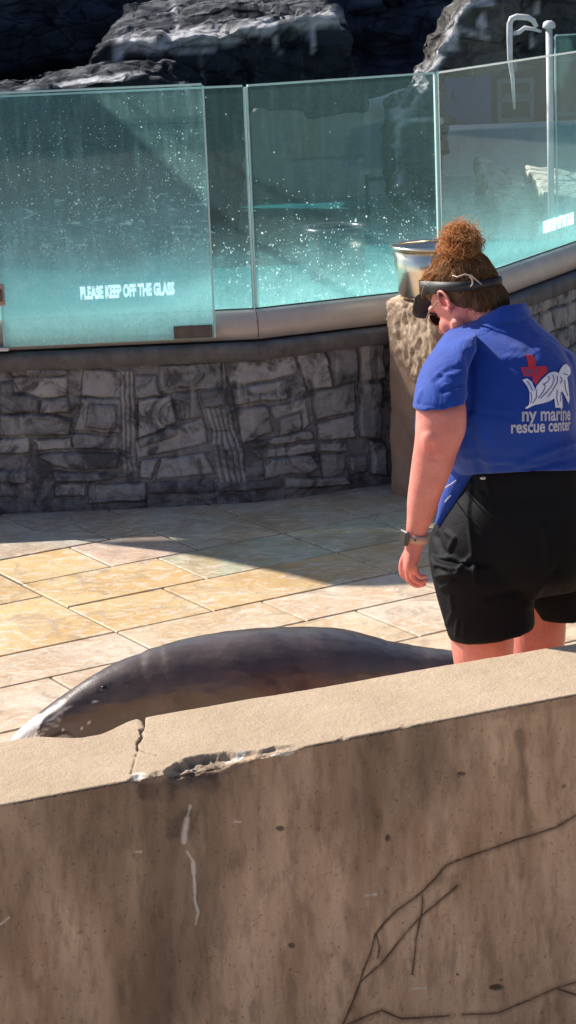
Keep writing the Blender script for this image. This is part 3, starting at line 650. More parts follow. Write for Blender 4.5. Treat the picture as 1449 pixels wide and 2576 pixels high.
# cliff
xs = np.arange(-7, 7.5, .045); zs = np.arange(.3, 3.9, .045)
P = np.zeros((len(xs), len(zs), 3)); P[..., 0] = xs[:, None]; P[..., 2] = zs[None]; P[..., 1] = 16.6
cell = np.floor(P*np.array([1.5, 1, 2.6])+fbm(P*1.3, 3, 2)[..., None]*.9).astype(int)
P[..., 1] += fbm(P*np.array([.8, 1, 1.4]), 5, 1)*1.0+(hsh(cell[..., 0], cell[..., 1]*0, cell[..., 2], 4)-.5)*.45+fbm(P*5, 4, 6)*.14+np.abs(zs-1.9)[None]*.15
cl = gridmesh('cliff', P, CLIFF, None, np.zeros(P.shape)); tagp(cl, 'dark blue shaded artificial rock cliff rising behind the pool', 'rock wall')
mb = MB(); mb.box((0, 18.6, 1.6), 15, 2.4, 4.2); bk = mb.build('cliff_back', CLIFF, cl, False)
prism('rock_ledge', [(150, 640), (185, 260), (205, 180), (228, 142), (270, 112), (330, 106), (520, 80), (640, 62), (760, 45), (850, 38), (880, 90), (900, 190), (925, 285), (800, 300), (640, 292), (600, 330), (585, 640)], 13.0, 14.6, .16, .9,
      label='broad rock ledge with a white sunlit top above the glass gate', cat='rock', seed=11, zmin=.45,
      paint=[([(300, 118), (420, 100), (560, 88), (700, 62), (850, 44)], 20), ([(380, 122), (440, 112), (600, 98)], 11), ([(300, 122), (420, 106), (520, 98)], 12), ([(430, 128), (500, 132), (560, 118)], 6), ([(440, 0), (443, 80)], 4), ([(500, 150), (503, 215)], 4), ([(410, 180), (408, 215)], 7), ([(690, 90), (700, 130)], 5), ([(780, 70), (790, 130)], 5), ([(250, 165), (300, 150)], 4)])  # broad top strokes paint sunlight into the rock colour, thin ones drips
prism('upper_rock', [(430, 120), (440, 40), (445, -60), (560, -110), (740, -100), (815, -40), (835, 30), (830, 120)], 14.6, 15.6, .1, .95, amp=.03, mat=rockmat('upper_rock', (.04, .05, .078), (.12, .14, .20), .2, .8),
      label='pale grey rock block standing on the broad sunlit ledge', cat='rock', seed=31, zmin=.5)
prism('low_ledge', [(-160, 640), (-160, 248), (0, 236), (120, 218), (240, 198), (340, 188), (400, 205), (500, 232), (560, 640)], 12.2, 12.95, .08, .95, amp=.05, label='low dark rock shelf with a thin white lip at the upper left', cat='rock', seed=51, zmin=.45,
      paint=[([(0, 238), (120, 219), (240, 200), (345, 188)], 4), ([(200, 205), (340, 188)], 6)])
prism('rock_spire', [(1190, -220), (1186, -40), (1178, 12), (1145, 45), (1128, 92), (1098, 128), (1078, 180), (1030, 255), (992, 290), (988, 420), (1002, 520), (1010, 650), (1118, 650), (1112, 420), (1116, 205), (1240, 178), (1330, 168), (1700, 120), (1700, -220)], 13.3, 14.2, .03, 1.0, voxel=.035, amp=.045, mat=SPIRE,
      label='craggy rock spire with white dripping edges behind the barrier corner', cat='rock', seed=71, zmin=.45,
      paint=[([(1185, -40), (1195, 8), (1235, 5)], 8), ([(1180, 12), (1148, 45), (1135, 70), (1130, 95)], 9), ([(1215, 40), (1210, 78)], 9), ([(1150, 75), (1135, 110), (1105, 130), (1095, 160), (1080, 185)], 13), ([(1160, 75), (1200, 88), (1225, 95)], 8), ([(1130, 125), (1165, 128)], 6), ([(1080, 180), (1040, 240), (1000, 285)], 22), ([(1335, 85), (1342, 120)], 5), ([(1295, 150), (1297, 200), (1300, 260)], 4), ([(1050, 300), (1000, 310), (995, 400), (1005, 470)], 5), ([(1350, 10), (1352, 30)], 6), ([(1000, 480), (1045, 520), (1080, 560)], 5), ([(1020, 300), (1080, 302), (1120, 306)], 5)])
mb = MB(); mb.tube([W(a, b, 13.05) for a, b in ((1294, 275), (1290, 200), (1283, 150), (1282, 100), (1282, 60), (1287, 47), (1300, 42), (1328, 44), (1342, 52), (1350, 68))], [.008, .012, .016, .018, .018, .018, .018, .017, .016, .013], 10); mb.tube([W(a, b, 13.05) for a, b in ((1290, 84), (1305, 82), (1320, 70), (1345, 74), (1362, 80))], [.012, .014, .013, .011, .008], 8)
tagp(mb.build('bent_pipe', WHITEPAINT, None), 'bent white pipe looping over the rock left of the capped post', 'pipe')
# grey low rock wall at the back of the pool, seen through the middle panes
xs = np.arange(-3.4, 1.05, .03); zs = np.linspace(.4, 1.36, 40)
P = np.zeros((len(xs), len(zs), 3)); P[..., 0] = xs[:, None]; P[..., 2] = zs[None]*(1+.05*fbm(np.stack([xs, xs*0, xs*0], -1)*2, 3, 2)[:, None]*(zs[None] > 1)); P[..., 1] = 14.95+fbm(P*2.2, 5, 17)*.12
P[:, -1, 1] += .5
m_ = N('pool_rear_rock'); c_ = m_.attr(); f_ = m_.noise(4, 7, .6); m_.base(m_.mix(m_.math('MULTIPLY', m_.sepz()['X'], 0), m_.ramp(f_, (.3, (.075, .075, .07)), (.7, (.15, .14, .125))), 0.)); 
sp_ = m_.n('ShaderNodeSeparateColor'); m_.l(c_, sp_.inputs[0]); t_ = m_.mix(sp_.outputs[0], m_.ramp(f_, (.3, (.40, .42, .43)), (.7, (.66, .66, .62))), (.50, .44, .35)); t_ = m_.mix(sp_.outputs[2], t_, (.10, .16, .30)); t_ = m_.mix(sp_.outputs[1], t_, (.55, .55, .52)); m_.base(t_); m_.set(rough=.85); m_.bump(m_.noise(12, 6), .5, .03)
u, v = proj(P); wv = fbm(P*5, 4, 5)*14; cc = np.zeros(P.shape)
pt = lambda pg: inpoly(u+wv, v+wv*.5, pg).astype(float)
cc[..., 0] = np.maximum(pt([(745, 295), (815, 292), (812, 405), (715, 408)]), .4*pt([(640, 250), (990, 250), (990, 300), (640, 300)]))
cc[..., 2] = np.maximum(.8*pt([(875, 320), (1000, 305), (1000, 420), (865, 420)]), 0)  # blue patch paints mirrored people into the rock colour
for pts, wd in (([(715, 310), (722, 350), (735, 375), (722, 435)], 5), ([(800, 350), (803, 440)], 5), ([(852, 330), (862, 380), (852, 418)], 8), ([(730, 370), (750, 360)], 5)):
    d, _ = polydist(u, v, pts); cc[..., 1] = np.maximum(cc[..., 1], sstep(wd, wd*.4, d+wv*.15))
tagp(gridmesh('pool_rear_wall', P, m_.m, None, cc), 'grey brown rock wall at the far side of the pool behind the middle panes', 'wall')
# tan rendered wall on the right
mb = MB(); p0 = W(1118, 333, 16.0); p1 = W(1460, 300, 16.0)
mb.box(((p0[0]+4)/2, 16.15, .3+(p0[2]+.0)/2), 4-p0[0], .3, p0[2]*1.0, None)
tw = mb.build('rendered_wall', TANWALL, None, False); tagp(tw, 'smooth tan rendered wall across the pool at the right', 'wall'); bv = tw.modifiers.new('b', 'BEVEL'); bv.width = .02; bv.segments = 3
tw.data.transform(Matrix.Translation((0, 0, (p0[2]+p1[2])/2-(.3+p0[2]/2+p0[2]/2))))
# blue hut with a flat blue panel and a window above it
hut = empty('pool_hut', (2.0, 16.9, 0), 'dark blue service hut behind the tan rendered wall', 'hut')
mb = MB(); a = W(1112, 170, 16.5); b = W(1500, 140, 16.5); mb.box(((a[0]+b[0])/2, 16.75, .95), b[0]-a[0], .5, 1.62); mb.build('wall', simple('hut_grey', (.04, .05, .065), .8), hut, False)
mb = MB(); a = W(1118, 186, 16.46); b = W(1236, 330, 16.46); mb.box(((a[0]+b[0])/2, 16.47, (a[2]+b[2])/2-.1), b[0]-a[0], .04, a[2]-b[2]+.2); mb.build('blue_sheet', BLUEP, hut, False)  # flat blue panel on the hut front
for (uu0, vv0, uu1, vv1) in ((1256, 205, 1338, 240), (1256, 252, 1338, 300), (1392, 150, 1475, 285)):
    a = W(uu0, vv0, 16.44); b = W(uu1, vv1, 16.44); cx_, cz_ = (a[0]+b[0])/2, (a[2]+b[2])/2; wx_, wz_ = b[0]-a[0], a[2]-b[2]; mb = MB()
    for (x_, z_, a_, b_) in ((cx_, cz_+wz_/2, wx_+.03, .03), (cx_, cz_-wz_/2, wx_+.03, .03), (cx_-wx_/2, cz_, .03, wz_-.03), (cx_+wx_/2, cz_, .03, wz_-.03)): mb.box((x_, 16.46, z_), a_, .05, b_)
    wo = mb.build('window', TEALFR, hut, False)
    mb = MB(); mb.box((cx_, 16.475, cz_), wx_-.03, .02, wz_-.03); mb.build('window_glass', DARKP, wo, False)
# pale rounded shelves in the water on the right
prism('pale_shelf', [(1258, 520), (1290, 530), (1340, 550), (1395, 566), (1400, 620), (1330, 620), (1268, 600)], 13.6, 15.4, .16, 1.0, voxel=.03, amp=.015, mat=PALE, label='pale rounded shelf of rock in the water below the tan wall', seed=91, zmin=.60)
prism('pale_block', [(1380, 500), (1400, 505), (1450, 510), (1560, 520), (1560, 600), (1400, 600), (1376, 560)], 13.5, 14.8, .10, 1.0, voxel=.03, amp=.015, mat=PALE, label='cream block of rock at the right frame edge behind the glass', seed=97, zmin=.60)
# post with cap
pp = W(1384, 300, 12.9); pz = W(1380, 72, 12.9)[2]; post = empty('capped_post', (pp[0], 12.9, .4), 'white metal post with a flat cap behind the right pane', 'post')
mb = MB(); mb.tube([(pp[0], 12.9, .4), (pp[0], 12.9, pz)], .019, 20); mb.build('pole', WHITEPAINT, post)
mb = MB(); mb.tube([(pp[0], 12.9, pz), (pp[0], 12.9, pz+.012), (pp[0], 12.9, pz+.035), (pp[0], 12.9, pz+.045)], [.034, .038, .032, .015], 24); mb.build('cap', WHITEPAINT, post)
fg = empty('far_glass_screen', (pp[0]+.6, 13, 0), 'taller glass screen running right from the capped white post', 'glass screen')
zt_ = W(1420, 90, 13.0)[2]; pane('pane', (pp[0]+.05, 13.0), (pp[0]+2.2, 13.4), .5, zt_, zt_, glass('far_glass', .3, .1, (.75, .9, .92), seed=5, body=.06), fg)
# dark teal bin and thin pipe behind the middle pane
def bin_():
    c = W(845, 590, 11.0); r = float(W(920, 590, 11.0)[0]-c[0]); top = W(845, 572, 11.0)[2]; e = empty('water_tub', (c[0], 11.0, .6), 'dark teal round tub standing behind the middle glass pane', 'tub')
    mb = MB(); mb.tube([(c[0], 11.0, .5), (c[0], 11.0, top-.01)], [r*.86, r*.97], 40, False); mb.build('body', simple('teal_plastic', (.004, .05, .07), .4), e)
    mb = MB(); mb.tube([(c[0]+r*math.cos(a), 11.0+r*math.sin(a), top-.01) for a in np.linspace(0, 2*math.pi, 41)], .02, 8, False); mb.build('rim', DARKP, e)
bin_()
mb = MB(); q = [W(922, 440, 13.9), W(926, 560, 13.9), W(934, 690, 13.9)]; mb.tube([q[0], q[1], q[2]], .012, 8); mb.tube([W(922, 452, 13.88), W(985, 447, 13.88)], .013, 8)
tagp(mb.build('drain_pipe', DARKP, None), 'thin dark branching pipe on the rock wall right of the tub', 'pipe')
# unseen shade sail, added and shaped so its edge casts the paving shadow
def sail():
    root = empty('added_shade_sail', (-2.2, 10.5, 3.2), 'added canvas shade sail, unseen, cut to cast the shadow on the paving', 'shade sail')
    SX = -.79; pts = [(-3.1, 10.76), (-2.96, 10.70), (-2.86, 10.63), (-2.68, 10.50), (-2.5, 10.33), (-2.34, 10.18), (-2.18, 10.0), (-2.02, 9.97), (-1.35, 10.02), (-1.35, 10.68), (-2.0, 10.78), (-3.1, 10.80)]
    vs = [(x+SX, y, 3.2) for x, y in pts]+[(x+SX, y, 3.215) for x, y in pts]; n = len(pts)
    mk('canvas', vs, [tuple(range(n))[::-1], tuple(range(n, 2*n))]+[(i, (i+1) % n, n+(i+1) % n, n+i) for i in range(n)], CANVAS, root, False)
    mb = MB()
    for a, b in (((-3.89, 10.80, 3.2), (-6.5, 14, 4.0)), ((-2.14, 10.02, 3.2), (-.2, 16, 4.0)), ((-2.14, 10.68, 3.2), (-.8, 16.5, 3.9))): mb.tube([a, b], .006, 6)
    mb.build('added_cable', STEEL, root)
sail()

# ---- rock pillar with the steel pail
def pillar():
    # plan outline of the pillar
    a = np.array(onZ(972, 762, .86)[:2]); 
    d1 = np.array([.80, -.60])
    A0 = np.array(W(971, 775, 9.50)[:2]); B0 = np.array([W(1092, 775, 9.17)[0], 9.17]); C0 = B0+np.array([.26, .20]); D0 = A0+np.array([.20, .34])
    zt = .858; levels = np.concatenate([np.linspace(0, .80, 80), np.linspace(.80, zt, 12)[1:]])
    out = []
    ring = np.array([A0, B0, C0, D0, A0]); Ls = np.concatenate([[0], np.cumsum(np.linalg.norm(np.diff(ring, axis=0), axis=1))]); q = np.linspace(0, Ls[-1], 200)
    base = np.stack([np.interp(q, Ls, ring[:, i]) for i in (0, 1)], -1)
    k = np.ones(5)/5; b2 = base[:-1]; b2 = sum(np.roll(b2, i, 0) for i in range(-2, 3))/5; base = np.concatenate([b2, b2[:1]])
    cen = ring[:4].mean(0); P = []
    for z in levels:
        sc = 1-.02*z-.04*sstep(zt-.03, zt, z)
        P.append(np.concatenate([cen+(base-cen)*sc, np.full((len(base), 1), z)], -1))
    for sc in (.7, .4, .1): P.append(np.concatenate([cen+(base-cen)*sc, np.full((len(base), 1), zt+.004)], -1))
    P = np.array(P); u, v = proj(P)
    rough = np.zeros(u.shape); pg = [(960, 740), (1100, 760), (1098, 960), (1085, 1060), (1062, 990), (1010, 900), (985, 880), (975, 800)]
    wv = fbm(P*12, 4, 2)*22; rough = inpoly(u+wv, v+wv, pg).astype(float)  # rough chipped patch, also paler: sunlight put into the rock colour
    top = np.arange(len(P))[:, None] >= len(levels)-2; rough = np.where(top, .9, rough)
    D = P-np.array([*cen, 0]); D[..., 2] = 0; D /= np.maximum(np.linalg.norm(D, axis=-1, keepdims=True), 1e-6)
    n1 = np.abs(fbm(P*np.array([22, 22, 13]), 4, 9)); disp = rough*(n1*-.034+.010+fbm(P*60, 3, 3)*.006)+(1-rough)*(fbm(P*8, 4, 5)*.012+fbm(P*30, 4, 15)*.005)
    edge_ok = (~top); P = P+D*(disp*edge_ok)[..., None]; P[..., 2] += np.where(top, fbm(P*20, 3, 8)*.006, 0)
    col = np.repeat(rough[..., None], 3, -1)
    o = gridmesh('rock_pillar', P, PILLAR, None, col, flip=True); tagp(o, 'chipped brown rock pillar at the wall corner carrying the steel pail', 'pillar'); return zt
pzt = pillar()
def pail():
    cx_, cy_ = float(W(1088, 700, 9.44)[0]), 9.44; z0 = pzt+.012
    r1 = float(W(1190, 640, 9.44)[0]-W(1088, 640, 9.44)[0]); ztop = W(1088, 613, 9.44)[2]
    e = empty('steel_pail', (cx_, cy_, z0), 'polished stainless steel pail with a rolled rim standing on the rock pillar', 'pail')
    n = 64; mb = MB(); prof = [(r1*.70, z0), (r1*.82, z0+.004), (r1*.85, z0+.018), (r1*.91, z0+(ztop-z0)*.5), (r1*.965, ztop-.012), (r1*.95, ztop-.012), (r1*.88, z0+(ztop-z0)*.5), (r1*.83, z0+.02), (r1*.1, z0+.018)]
    vs = [(cx_+r*math.cos(2*math.pi*k/n), cy_+r*math.sin(2*math.pi*k/n), z) for r, z in prof for k in range(n)]
    fs = [(i*n+k, i*n+(k+1) % n, (i+1)*n+(k+1) % n, (i+1)*n+k) for i in range(len(prof)-1) for k in range(n)]+[tuple(range(n))[::-1]]
    mb.add(vs, fs); mb.build('body', STEEL, e)
    mb = MB(); mb.tube([(cx_+r1*.985*math.cos(a), cy_+r1*.985*math.sin(a), ztop-.006) for a in np.linspace(0, 2*math.pi, 65)], .0075, 10, False); mb.build('rim', STEEL, e)
pail()

# ---- near concrete wall
def near_wall():
    ZW = .62
    bk = [np.array(onZ(u, v, ZW)[:2]) for u, v in ((0, 1867), (370, 1800), (1150, 1665), (1449, 1618))]
    fr = [np.array(onZ(u, v, ZW)[:2]) for u, v in ((0, 2027), (370, 1953), (880, 1851), (1449, 1748))]
    bl = np.polyfit([p[0] for p in bk], [p[1] for p in bk], 1); fl = np.polyfit([p[0] for p in fr], [p[1] for p in fr], 1)
    # stations along the front line
    xs = np.concatenate([np.arange(-4, -.85, .06), np.arange(-.85, .95, .0021), np.arange(.95, 4.2, .06)])
    t = np.array([1, (bl[0]+fl[0])/2]); t = t/np.linalg.norm(t); n = np.array([t[1], -t[0]])   # n points to the camera side
    F0 = np.stack([xs, np.polyval(fl, xs)], -1); 
    # back edge measured along -n
    kk = ((bl[0]*F0[:, 0]+bl[1])-F0[:, 1])/(-n[1]+bl[0]*n[0]); 
    Bk = F0-n*kk[:, None]
    nt_ = 110; nf = 440; ZB = -.56
    rows = []; side = []
    tt = np.linspace(0, 1, nt_)
    zb = np.linspace(ZW, ZB, nf)
    back = [Bk[:, None]+0*n for _ in range(1)]
    P = np.zeros((len(xs), 3+nt_+nf, 3)); sd = np.zeros(P.shape[:2])
    P[:, 0, :2] = Bk; P[:, 0, 2] = -.01; P[:, 1, :2] = Bk; P[:, 1, 2] = .35; P[:, 2, :2] = Bk; P[:, 2, 2] = ZW-.012
    P[:, 3:3+nt_, :2] = Bk[:, None]+(F0-Bk)[:, None]*tt[None, :, None]; P[:, 3:3+nt_, 2] = ZW
    P[:, 3+nt_:, :2] = F0[:, None]; P[:, 3+nt_:, 2] = zb[None]
    sd[:, :3] = 1; sd[:, 3+nt_:] = 1
    # rounded arrises
    P[:, 3, 2] -= .005; P[:, 4, 2] -= .0015; P[:, 3+nt_-1, 2] -= .003; P[:, 3+nt_, 2] -= .006
    u, v = proj(P); n3 = np.array([n[0], n[1], 0])
    isf = np.zeros(u.shape, bool); isf[:, 3+nt_:] = True; ist = np.zeros(u.shape, bool); ist[:, 3:3+nt_] = True
    jag = fbm(P*60, 4, 3); jag2 = fbm(P*22, 4, 8)
    dirt = np.zeros(u.shape); lime = np.zeros(u.shape); crack = np.zeros(u.shape); D = np.zeros(u.shape)
    # worn dip of the back arris left of the crack: push the top's back strip toward the camera
    dip = sstep(70, 190, u)*sstep(352, 215, u)*.060; fall = sstep(.5, 0, np.concatenate([np.zeros(3), tt, np.ones(nf)]))[None]
    P += n3*(dip*fall)[..., None]
    notch = np.exp(-((u-356)/7)**2)*.020*fall; P += n3*notch[..., None]; P[..., 2] -= np.exp(-((u-356)/6)**2)*sstep(.25, 0, np.concatenate([np.zeros(3), tt, np.ones(nf)]))[None]*.006
    # cracks across the top
    for pts, wd, dp in (([(356, 1805), (360, 1822), (351, 1838), (357, 1852), (345, 1872), (347, 1884)], 4.0, .008), ([(347, 1884), (372, 1895), (395, 1900)], 1.6, .003), ([(347, 1884), (338, 1915), (330, 1945)], 2.0, .004)):
        d, _ = polydist(u, v, pts); d = d+jag*2.5; g = sstep(wd, wd*.3, d)*ist; crack = np.maximum(crack, g*.8); P[..., 2] -= g*dp
    # broken front arris
    edge_v = np.interp(u, [0, 370, 880, 1449], [2027, 1953, 1851, 1748])
    cu_ = [-100, 318, 335, 352, 372, 395, 415, 432, 448, 475, 505, 540, 575, 600, 622, 650, 672, 690, 712, 742, 765, 850, 865, 885, 1000, 1015, 1040, 1085, 1098, 1600]
    ch_ = [0, 0, 10, 12, 4, 8, 6, 16, 25, 27, 31, 30, 24, 18, 15, 9, 12, 14, 11, 8, 1, 0, 5, 0, 0, 4, 0, 3, 0, 0]
    hgt = np.interp(u+jag2*9, cu_, ch_)*(1+.35*jag2)
    below = np.interp(u+jag2*12, [300, 340, 430, 470, 560, 640, 700, 800], [0, 14, 40, 60, 46, 16, 14, 0])
    # the top drops away inside the broken strip, the face is hollow under it
    q2 = np.where(ist, sstep(0, 8, v-(edge_v-hgt)+jag*4)*np.minimum(hgt, 30)/30., 0); P[..., 2] -= q2*.020*(1+.5*jag)
    chipd = np.where(isf & (hgt > 1), np.minimum(hgt, 30)/30.*.024*sstep(1, 0, (v-edge_v)/np.maximum(below, 1)+jag*.3), 0)
    hn = np.clip(np.minimum(hgt, 30)/30., 0, 1); hn = hn*(hgt > 1)
    zcap = ZW-.020*hn*(1+.5*jag)-.002*hn; P[..., 2] = np.where(isf & (hgt > 1), np.minimum(P[..., 2], zcap), P[..., 2])
    tcol = np.concatenate([np.zeros(3), tt, np.zeros(nf)])[None]; P -= n3*(np.where(ist, hn*.022*sstep(.86, 1.0, tcol), 0))[..., None]
    crack = np.maximum(crack, .35*q2*sstep(-.2, .3, jag))
    chipd = chipd*(1+.6*jag)
    P -= n3*(chipd)[..., None]; dirt = np.maximum(dirt, np.clip(chipd*34, 0, .8)); dirt = np.maximum(dirt, .45*q2*sstep(.3, -.2, jag2))
    # pale broken aggregate in the chips
    for pts, wd in (([(340, 1953), (362, 1950)], 8), ([(575, 1903), (612, 1893), (600, 1905)], 7), ([(688, 1899), (735, 1894)], 5), ([(470, 1922), (490, 1915)], 5)):
        d, _ = polydist(u, v, pts); lime = np.maximum(lime, sstep(wd, wd*.3, d+jag*7)*.75); dirt = dirt*(1-sstep(wd, wd*.3, d))
    # long cracks on the face
    cr = [([(1470, 2040), (1449, 2052), (1400, 2082), (1350, 2098), (1300, 2113), (1230, 2138), (1165, 2160), (1122, 2178), (1095, 2212), (1060, 2248), (1000, 2290), (968, 2322), (945, 2352), (932, 2400), (915, 2440), (905, 2480), (885, 2530), (862, 2580)], 2.6),
          ([(1152, 2228), (1118, 2258), (1072, 2296), (1020, 2348), (985, 2395), (960, 2424), (930, 2450), (907, 2472)], 2.2), ([(1065, 2250), (1062, 2300), (1048, 2360), (1042, 2420), (1038, 2450)], 1.5), ([(948, 2352), (955, 2385), (950, 2410)], 1.2),
          ([(870, 2580), (925, 2556), (962, 2543), (1012, 2564), (1082, 2560), (1130, 2556)], 3.0), ([(1165, 2553), (1250, 2550), (1325, 2520), (1400, 2486), (1460, 2468)], 2.0), ([(1405, 2488), (1450, 2504)], 3.0)]
    for pts, wd in cr:
        d, tl = polydist(u, v, pts); d = d+jag*1.6+jag2*1.6; wd = wd*(.65+.9*np.clip(jag2+.2, -.5, 1))+.8; g = sstep(wd, wd*.2, d)*isf*np.clip(1.0+jag*.8, .35, 1); crack = np.maximum(crack, g); D -= g*.005
        dirt = np.maximum(dirt, .28*sstep(wd*5, wd, d+jag*3)*isf)
    # stains
    for pg, a in (([(330, 1958), (590, 1915), (610, 1960), (540, 2040), (510, 2110), (480, 2140), (410, 2150), (390, 2080), (345, 2040)], .85), ([(440, 1960), (520, 1950), (500, 2090), (460, 2100)], .35)):
        uu_, vv_ = u+jag2*30+jag*8, v+jag2*34; ins = inpoly(uu_, vv_, pg); d_, _ = polydist(uu_, vv_, pg+[pg[0]]); soft = sstep(0, 34, d_)*ins*isf; dirt = np.maximum(dirt, soft*a*(.75+.4*jag2))
    for pts, wd, a in (([(385, 1960), (395, 2060), (410, 2140), (412, 2260), (392, 2420)], 12, .5), ([(1306, 1840), (1318, 1940), (1322, 2100), (1318, 2210)], 11, .5), ([(975, 2090), (990, 2150), (988, 2180)], 5, .5), ([(450, 2100), (455, 2300)], 16, .3), ([(590, 2000), (595, 2380)], 15, .22), ([(110, 2030), (130, 2300)], 30, .3), ([(560, 2200), (580, 2570)], 22, .2), ([(390, 2350), (400, 2570)], 18, .3), ([(1410, 2250), (1425, 2570)], 16, .15), ([(870, 2420), (880, 2480)], 8, .3)):
        d, tl = polydist(u, v, pts); fz = sstep(wd*1.4, 0, d+jag2*wd*1.3)*np.clip(1.15-tl, 0, 1); dirt = np.maximum(dirt, fz*a*isf)
    for (cu_, cv_, ru, rv, a) in ((975, 2108, 13, 17, .85), (706, 2084, 13, 9, .8), (735, 2380, 10, 8, .75), (1245, 2484, 20, 9, .85), (1160, 1946, 17, 7, .8), (1152, 2452, 5, 4, .8), (802, 2083, 5, 3, .5), (388, 2278, 4, 3, .7), (1420, 1978, 5, 4, .5), (1262, 2466, 6, 4, .5)):
        d = np.hypot((u-cu_)/ru, (v-cv_)/rv)+jag2*.8; g = sstep(1.15, .6, d)*isf; dirt = np.maximum(dirt, g*a); D -= g*.003
    dirt = np.maximum(dirt, isf*sstep(0, .55, v*0+sstep(40, 0, v-edge_v))*.18)
    dirt = np.maximum(dirt, isf*.5*sstep(-.25, .6, fbm(P*np.array([3.5, 3.5, 1.6]), 4, 44)+.50*sstep(2550, 1900, v)-.55*sstep(250, 1300, u)+.2*fbm(P*np.array([16, 16, 6]), 3, 46)))
    for pts, wd in (([(479, 2028), (472, 2052)], 4), ([(470, 2060), (464, 2090), (462, 2118)], 9), ([(470, 2142), (486, 2168), (488, 2215), (490, 2262), (498, 2295), (492, 2325)], 3.6), ([(920, 2252), (945, 2250)], 3.5), ([(340, 2142), (355, 2142)], 3), ([(0, 2325), (22, 2308)], 4), ([(590, 2067), (608, 2067)], 1.5), ([(829, 1980), (829, 1990)], 2.5), ([(1035, 2487), (1070, 2485)], 1.6)):
        d, _ = polydist(u, v, pts); g = sstep(wd*1.2, wd*.2, d+jag*4+jag2*2)*isf; lime = np.maximum(lime, g*.62); dirt *= (1-g); D += g*.0015
    D += isf*(jag2*.0022+fbm(P*5, 3, 9)*.003); P += n3*D[..., None]
    P[..., 2] += ist*(fbm(P*7, 4, 12)*.0025+jag*.0006)
    col = np.stack([np.clip(dirt, 0, 1), np.clip(lime, 0, 1), np.clip(crack, 0, 1)], -1)
    o = gridmesh('concrete_wall', P, CONCRETE, None, col, flip=False)
    at = o.data.color_attributes.new('side', 'FLOAT_COLOR', 'POINT'); c4 = np.ones((sd.size, 4), np.float32); c4[:, :3] = sd.reshape(-1, 1); at.data.foreach_set('color', c4.reshape(-1))
    tagp(o, 'weathered cracked concrete parapet wall in the foreground with a broken edge', 'wall')
near_wall()

